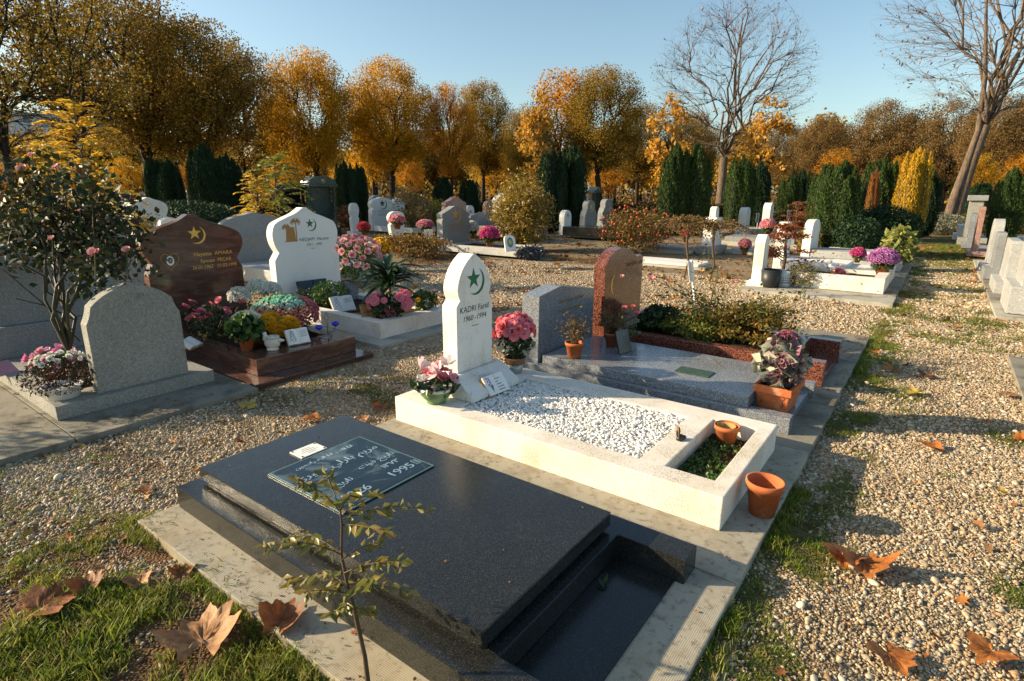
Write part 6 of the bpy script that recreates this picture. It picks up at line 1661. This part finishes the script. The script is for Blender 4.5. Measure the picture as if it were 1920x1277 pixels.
# sapling in the very front
g=thing('sapling','thin young ash sapling with drooping olive leaflets, in front of the black grave','young tree',(*G(702,1355,0),0))
r=np.random.RandomState(71); base=Vector(g.location)
DEP=lambda px_,py_,d_: np.array(PD(px_,py_,d_)-base)
d0=float((np.array(base)-CAM)@CF)
trunk=[np.zeros(3),DEP(690,1280,d0),DEP(684,1230,d0*.99),DEP(668,1160,d0*.985),DEP(664,1140,d0*.98),DEP(652,1100,d0*.985),DEP(640,1040,d0*.98),DEP(641,985,d0*.97),DEP(638,955,d0*.965)]
T=Tubes(); T.add(trunk,[.008,.0075,.0065,.0065,.006,.005,.0042,.0036,.0028],7)
P=[];D=[]
def spray(a,b_,drop,n,leaf=.034,dd=0.0):
    A=DEP(a[0],a[1],d0*.975); E=DEP(b_[0],b_[1],d0*(.975+dd)); m=(A+E)/2+np.array([0,0,drop]); t=np.linspace(0,1,n)[:,None]
    q=(1-t)**2*A+2*t*(1-t)*m+t*t*E; T.add(q,np.linspace(.0024,.0010,n),4)
    ax=(E-A)/np.linalg.norm(E-A); sd=np.cross(ax,[0,0,1.]); sd/=np.linalg.norm(sd)
    for i in range(1,n):
        for s_ in (-1,1):
            for rep in range(1 if r.rand()<.6 else 2):
                dv=sd*s_*.8+ax*.5+np.array([0,0,-.35])+r.normal(0,.25,3); P.append(q[i]+dv*leaf*.5); D.append(dv)
    P.append(E+ax*leaf*.6); D.append(ax+np.array([0,0,-.3]))
for a,b_,dp,n,dd in [((638,960),(560,905),.04,8,-.04),((638,960),(610,890),.03,7,.05),((640,955),(660,925),.02,5,-.08),((640,975),(795,955),.045,11,.03),((640,970),(700,925),.03,7,.10),((641,985),(720,1000),.02,7,-.06),
    ((640,1040),(500,1025),.05,11,-.03),((641,1040),(560,1000),.03,7,.08),((642,1050),(700,1020),.02,6,.04),((645,1075),(755,1055),.03,9,-.04),((650,1095),(765,1110),.02,8,.03),((652,1100),(548,1085),.03,8,.02),((655,1115),(575,1110),.02,7,-.06),
    ((655,1110),(700,1085),.01,6,-.08),((660,1130),(620,1150),.0,6,-.05),((662,1140),(690,1140),.0,5,.03),((655,1105),(610,1075),.02,6,.09)]:
    spray(a,b_,dp,n,dd=dd)
put('trunk',T.mesh('t'),stem_brown,g)
put('leaflets',leaf_mesh('f',np.array(P),.038,r,.46,dirs=np.array(D),fold=.35),lf_sap,g)
# big rose bush at left
g=thing('rose_bush','tall dark rose bush with pink and white roses at the left, behind the blank footstone','rose bush',(-5.05,1.30,.08))
r=np.random.RandomState(81); base=Vector(g.location); BD=lambda px_,py_,d_: np.array(PD(px_,py_,d_)-base)
dep=float((np.array(base)-CAM)@CF)
T=Tubes(); P=[]
cl=[]
for (px_,py_) in [(50,330),(110,350),(160,345),(205,370),(225,400),(60,380),(110,400),(160,400),(30,430),(90,450),(150,440),(195,440),(235,450),(60,480),(120,490),(170,500),(210,480),(20,390),(75,430),(130,470),(185,530),(140,420),(45,350),(228,500),(100,375),(205,420),(175,460),(30,465)]:
    e=BD(px_+r.uniform(-8,8),py_,dep+r.uniform(-.45,.35)); cl.append(e)
cl=np.array(cl)
for k,e in enumerate(cl):
    pass
skeleton(r,[[0,0,0],[.01,.0,.12],[0,0,.25]],[.022,.020,.018],[cl[::3],cl],[.013,.007],T,wob=.03)
for a,b_ in (((150,640),(5,505)),((140,600),(30,560)),((150,560),(60,455))):
    A=BD(*a,dep); E=BD(*b_,dep-.2); T.add([A,(A+E)/2+[0,0,.03],E],[.006,.005,.003],5); cl=np.vstack([cl,E])
i=r.randint(0,28,2600); P=cl[i]+r.normal(size=(2600,3))*[.10,.10,.09]
put('stems',T.mesh('s'),plain('dark_stem',(.045,.04,.02),.6),g); put('foliage',leaf_mesh('f',P,.055,r,.66,fold=.18),lf_rose,g)
pt_tea=petalm('tea_rose_petals',[(.82,.14,.26),(.86,.30,.38),(.9,.62,.5)])
v,f,a=petal_heads([np.zeros(3)],[[0,0,1]],.070,r,petals=6,layers=5,cup=.42,wid=.60); rmb=np_mesh('rose',v,f,a)
for (px_,py_,sc,dd) in [(178,475,1.05,-.45),(238,470,.75,-.35),(60,292,.65,-.1),(42,318,.9,-.3),(105,315,.75,-.3),(52,350,.5,-.3),(98,448,.6,-.3),(150,395,.4,-.2)]:
    e=BD(px_,py_,dep+dd); o=put('rose',rmb,pt_tea,g); o.location=e; o.scale=(sc*.72,)*3; o.rotation_euler=Vector((.4+r.normal(0,.2),-.5,.75)).to_track_quat('Z','Y').to_euler()
    T2=Tubes(); T2.add([e,e-[0,.02,.16]],[.004,.005],5); put('rose_stem',T2.mesh('s'),stem_green,g)
bushy('shrub','loose brown bush behind the rose bush at the left edge',(*AT(40,8.5),0),1.0,1.0,.75,3500,.05,foliage('brown_bush',[(.10,.06,.025),(.16,.08,.03),(.06,.06,.02)],.3,.6),seed=82,clumps=60)
bushy('shrub','grey-brown bush to the right of the rose bush, before the white double-curved stone',(*AT(240,12.5),0),1.1,.9,.55,3800,.05,foliage('drab_bush',[(.07,.075,.03),(.12,.10,.04),(.05,.05,.02)],.3,.6),seed=83,clumps=60)
# planting of the red granite grave
bushy('bedding_shrub','bronze-green shrubby bed at the foot end of the red granite grave',(-1.20,5.22,.18),.38,.34,.19,4200,.034,foliage('bronze_green',[(.10,.10,.02),(.18,.15,.03),(.26,.13,.03),(.07,.09,.02)],.35,.5),seed=91,clumps=46)
bushy('bedding_shrub','green leafy growth in the middle of the red granite grave',(-1.75,5.22,.18),.36,.33,.13,2600,.045,foliage('bed_green',[(.08,.12,.025),(.16,.18,.035),(.22,.18,.04)],.35,.5),seed=92,clumps=34,aspect=.35)
bushy('bedding_shrub','dark leafy plants by the headstone of the red granite grave',(-2.12,5.3,.18),.18,.3,.12,900,.06,lf_dark,seed=93)
strap('strap_leaf_clump','clump of strap leaves near the kerb of the red granite grave',(-1.62,5.02,.18),30,.20,.008,foliage('strap_green',[(.12,.19,.05),(.22,.26,.08)],.3,.45),94,stem=.03)
def wild_rose(label,loc,tips,seed,blooms,m_):
    r=np.random.RandomState(seed); g=thing('rose_bush',label,'rose bush',loc); T=Tubes(); P=[]
    for e in tips:
        e=np.array(e,float); q=bez([r.normal(0,.04),r.normal(0,.04),0],e,np.array([0,0,1.]),8); q[1:-1]+=r.normal(0,.015,(6,3)); T.add(q,np.linspace(.006,.002,8),5)
        for p in q[2:]:
            for _ in range(5): P.append(p+r.normal(size=3)*.055)
    put('stems',T.mesh('s'),stem_green,g); put('foliage',leaf_mesh('f',np.array(P),.038,r,.6),m_,g)
    for (b_,sc,mm) in blooms:
        o=put('rose',rmb,mm,g); o.location=b_; o.scale=(sc,)*3; o.rotation_euler=(.5,.3,0)
x0,y0=-1.55,5.25
def rel(px_,py_,d_): 
    p=PD(px_,py_,d_); return (p.x-x0,p.y-y0,p.z-.18)
dd=5.1
wild_rose('sprawling rose with magenta blooms rising from the red granite grave',(x0,y0,.18),[rel(1225,522,dd),rel(1240,520,dd+.2),rel(1262,540,dd),rel(1295,545,dd+.2),rel(1340,530,dd+.3),rel(1372,530,dd),rel(1420,560,dd),rel(1440,580,dd),rel(1330,460,dd+.1),rel(1345,500,dd),rel(1400,590,dd),rel(1310,580,dd),rel(1468,575,dd)],95,
    [(rel(1222,524,dd),.62,pt_mag),(rel(1166,519,dd+.1),.4,pt_mag),(rel(1377,530,dd),.45,pt_coral),(rel(1348,502,dd),.25,pt_coral)],lf_olive)
q_=np.random.RandomState(97)
wild_rose('tangle of thin olive stems sprouting over the bed of the red granite grave',(-1.4,5.2,.18),[(q_.uniform(-.55,.55),q_.uniform(-.3,.3),q_.uniform(.25,.5)) for _ in range(26)],98,[],lf_olive)
wild_rose('thin rose shoot with small magenta flower in front of the white box grave',(*G(1500,560,0),0),[(.35,.2,.62),(.1,.3,.45),(-.2,-.1,.5),(.45,.1,.4)],96,[((.42,.15,.50),.5,pt_mag),((.36,.12,.42),.4,pt_mag)],lf_olive)
# ------------------------------------------------------------------ far woodland as one mass, far buildings, fence
r=np.random.RandomState(200); Pw=[];T=Tubes()
for k in range(150):
    px_=r.uniform(-150,2070); ds=r.uniform(74,112); x,y=AT(px_,ds); h=r.uniform(6,10.5); w_=r.uniform(1.8,3.2)
    T.add([[x,y,-.1],[x+r.normal(0,.2),y,h*.45],[x+r.normal(0,.4),y,h*.8]],[.20,.15,.06],5)
    for q in range(5):
        e=np.array([x,y,0])+[r.normal(0,w_*.5),r.normal(0,w_*.5),h*r.uniform(.5,.9)]; T.add([[x,y,h*.25],e],[.07,.03],3)
    Pw.append(ell(1500,r,np.array([x,y,h*.62]),np.array([w_,w_,h*.36]),.3))
Pw.append(np.stack([*np.array([AT(r.uniform(-200,2100),r.uniform(66,100)) for _ in range(14000)]).T,r.uniform(0,2.6,14000)],1)); Pw=np.concatenate(Pw); Pw+=r.normal(0,.25,Pw.shape)
g=tag(put('distant_woodland',leaf_mesh('w',Pw,.42,r,.8),foliage('woodland_leaves',[(.42,.27,.04),(.50,.33,.05),(.30,.20,.04),(.38,.20,.04),(.22,.18,.05)],.4,.7)),'distant yellow-brown autumn woodland behind the tree row','woodland',kind='stuff')
put('trunks',T.mesh('t'),bark_dark,g)
# understorey of small yellow trees between the trunks
for k,(px_,ds,top,w_) in enumerate([(35,50,300,60),(150,60,300,55),(240,55,295,45),(345,60,310,40),(540,58,285,45),(660,60,300,50),(770,64,290,35),(930,60,285,45),(1010,66,290,40),(1140,70,300,45),(1240,70,290,40),(1400,62,285,35),(1560,60,280,45),(1690,60,290,35),(1830,52,290,45),(1905,56,285,45)]):
    H_=TOP(px_,top,ds); s=H_/11; ws=WID(px_,w_,ds)/3.4
    tree('small_tree','yellow understorey tree seen between the trunks, %s'%(['at the far left','behind the yellow fronds','left of the first cypresses','between the dark cypress groups','left of the golden tree','right of the golden tree','under the amber tree','behind the brown-gold tree','behind the shaded olive tree','under the greenish gold tree','behind the slim orange tree','right of the tall bare tree','behind the far thin cypress','left of the leaning bare tree','right of the leaning bare tree','at the right edge'][k]),'tree',px_,ds,k*.9,V[3][0],V[3][1],bark_dark,lf_gold if k%3 else lf_orange,(ws,ws,s),'understorey trees between the trunks')
def building(label,px_,ds,w_,h,nx,nz,rz=0,d_=10):
    x,y=AT(px_,ds); a=math.atan2(-y,-x)+rz; g=thing('building',label,'building',(x,y,0),a)
    B().box(-d_,0,-w_/2,w_/2,-.2,h).make('wall',plain('pale_render',(.55,.57,.60),.8,.08,3) if 'pale_render' not in MATS else MATS['pale_render'],g)
    B().box(-d_-.2,.25,-w_/2-.25,w_/2+.25,h+.002,h+.4).make('roof',zinc,g)
    wn=plain('window_glass',(.06,.08,.10),.15) if 'window_glass' not in MATS else MATS['window_glass']
    B().box(.003,.05,-.6,.6,-.75,.75)
    wm=B().box(0,.05,-.65,.65,-.8,.8).mesh('window'); wm.materials.append(MATS['white_plastic']); pm2=B().box(.0501,.07,-.55,.55,-.7,.7).mesh('pane'); pm2.materials.append(wn)
    for i in range(nx):
        for j in range(nz):
            o=put('window',wm,None,g); o.location=(.002,-w_/2+w_*(i+.5)/nx,1.8+(h-2.2)*j/max(1,nz-1) if nz>1 else 1.8); p=put('pane',pm2,None,o)
building('white apartment block between the amber and see-through trees',792,118,13,12.5,4,4,.1)
building('pale low building half hidden at the left edge',78,115,24,12.0,7,4,.2)
building('long pale low building behind the understorey in the centre',770,100,22,3.8,8,1,0)
building('pale hall glimpsed behind the dark cypresses on the left',355,105,26,4.0,8,1,.0)
# pale fence / rail far left
a=np.array(AT(120,52)); b_=np.array(AT(350,56)); L_=np.linalg.norm(b_-a); g=thing('fence','pale horizontal rail fence far away behind the left cypresses','fence',(a[0],a[1],0),math.atan2(*(b_-a)[::-1]))
for k in range(3): B().box(0,L_,-.03,.03,.35+.4*k,.50+.4*k).make('rail',white_far,g)
for k in range(9): o=B().box(L_*k/8-.06,L_*k/8+.06,-.08,.029,0,1.45).make('post',zinc,g)

bushy('shrub','loose leafy shrub added unseen outside the left edge to dapple the paving with shade',(-6.2,-.95,0),.75,.8,.62,1500,.06,lf_olive,seed=120,zc=.75,clumps=60)  # added out-of-view shrub, placed only to throw dappled shade
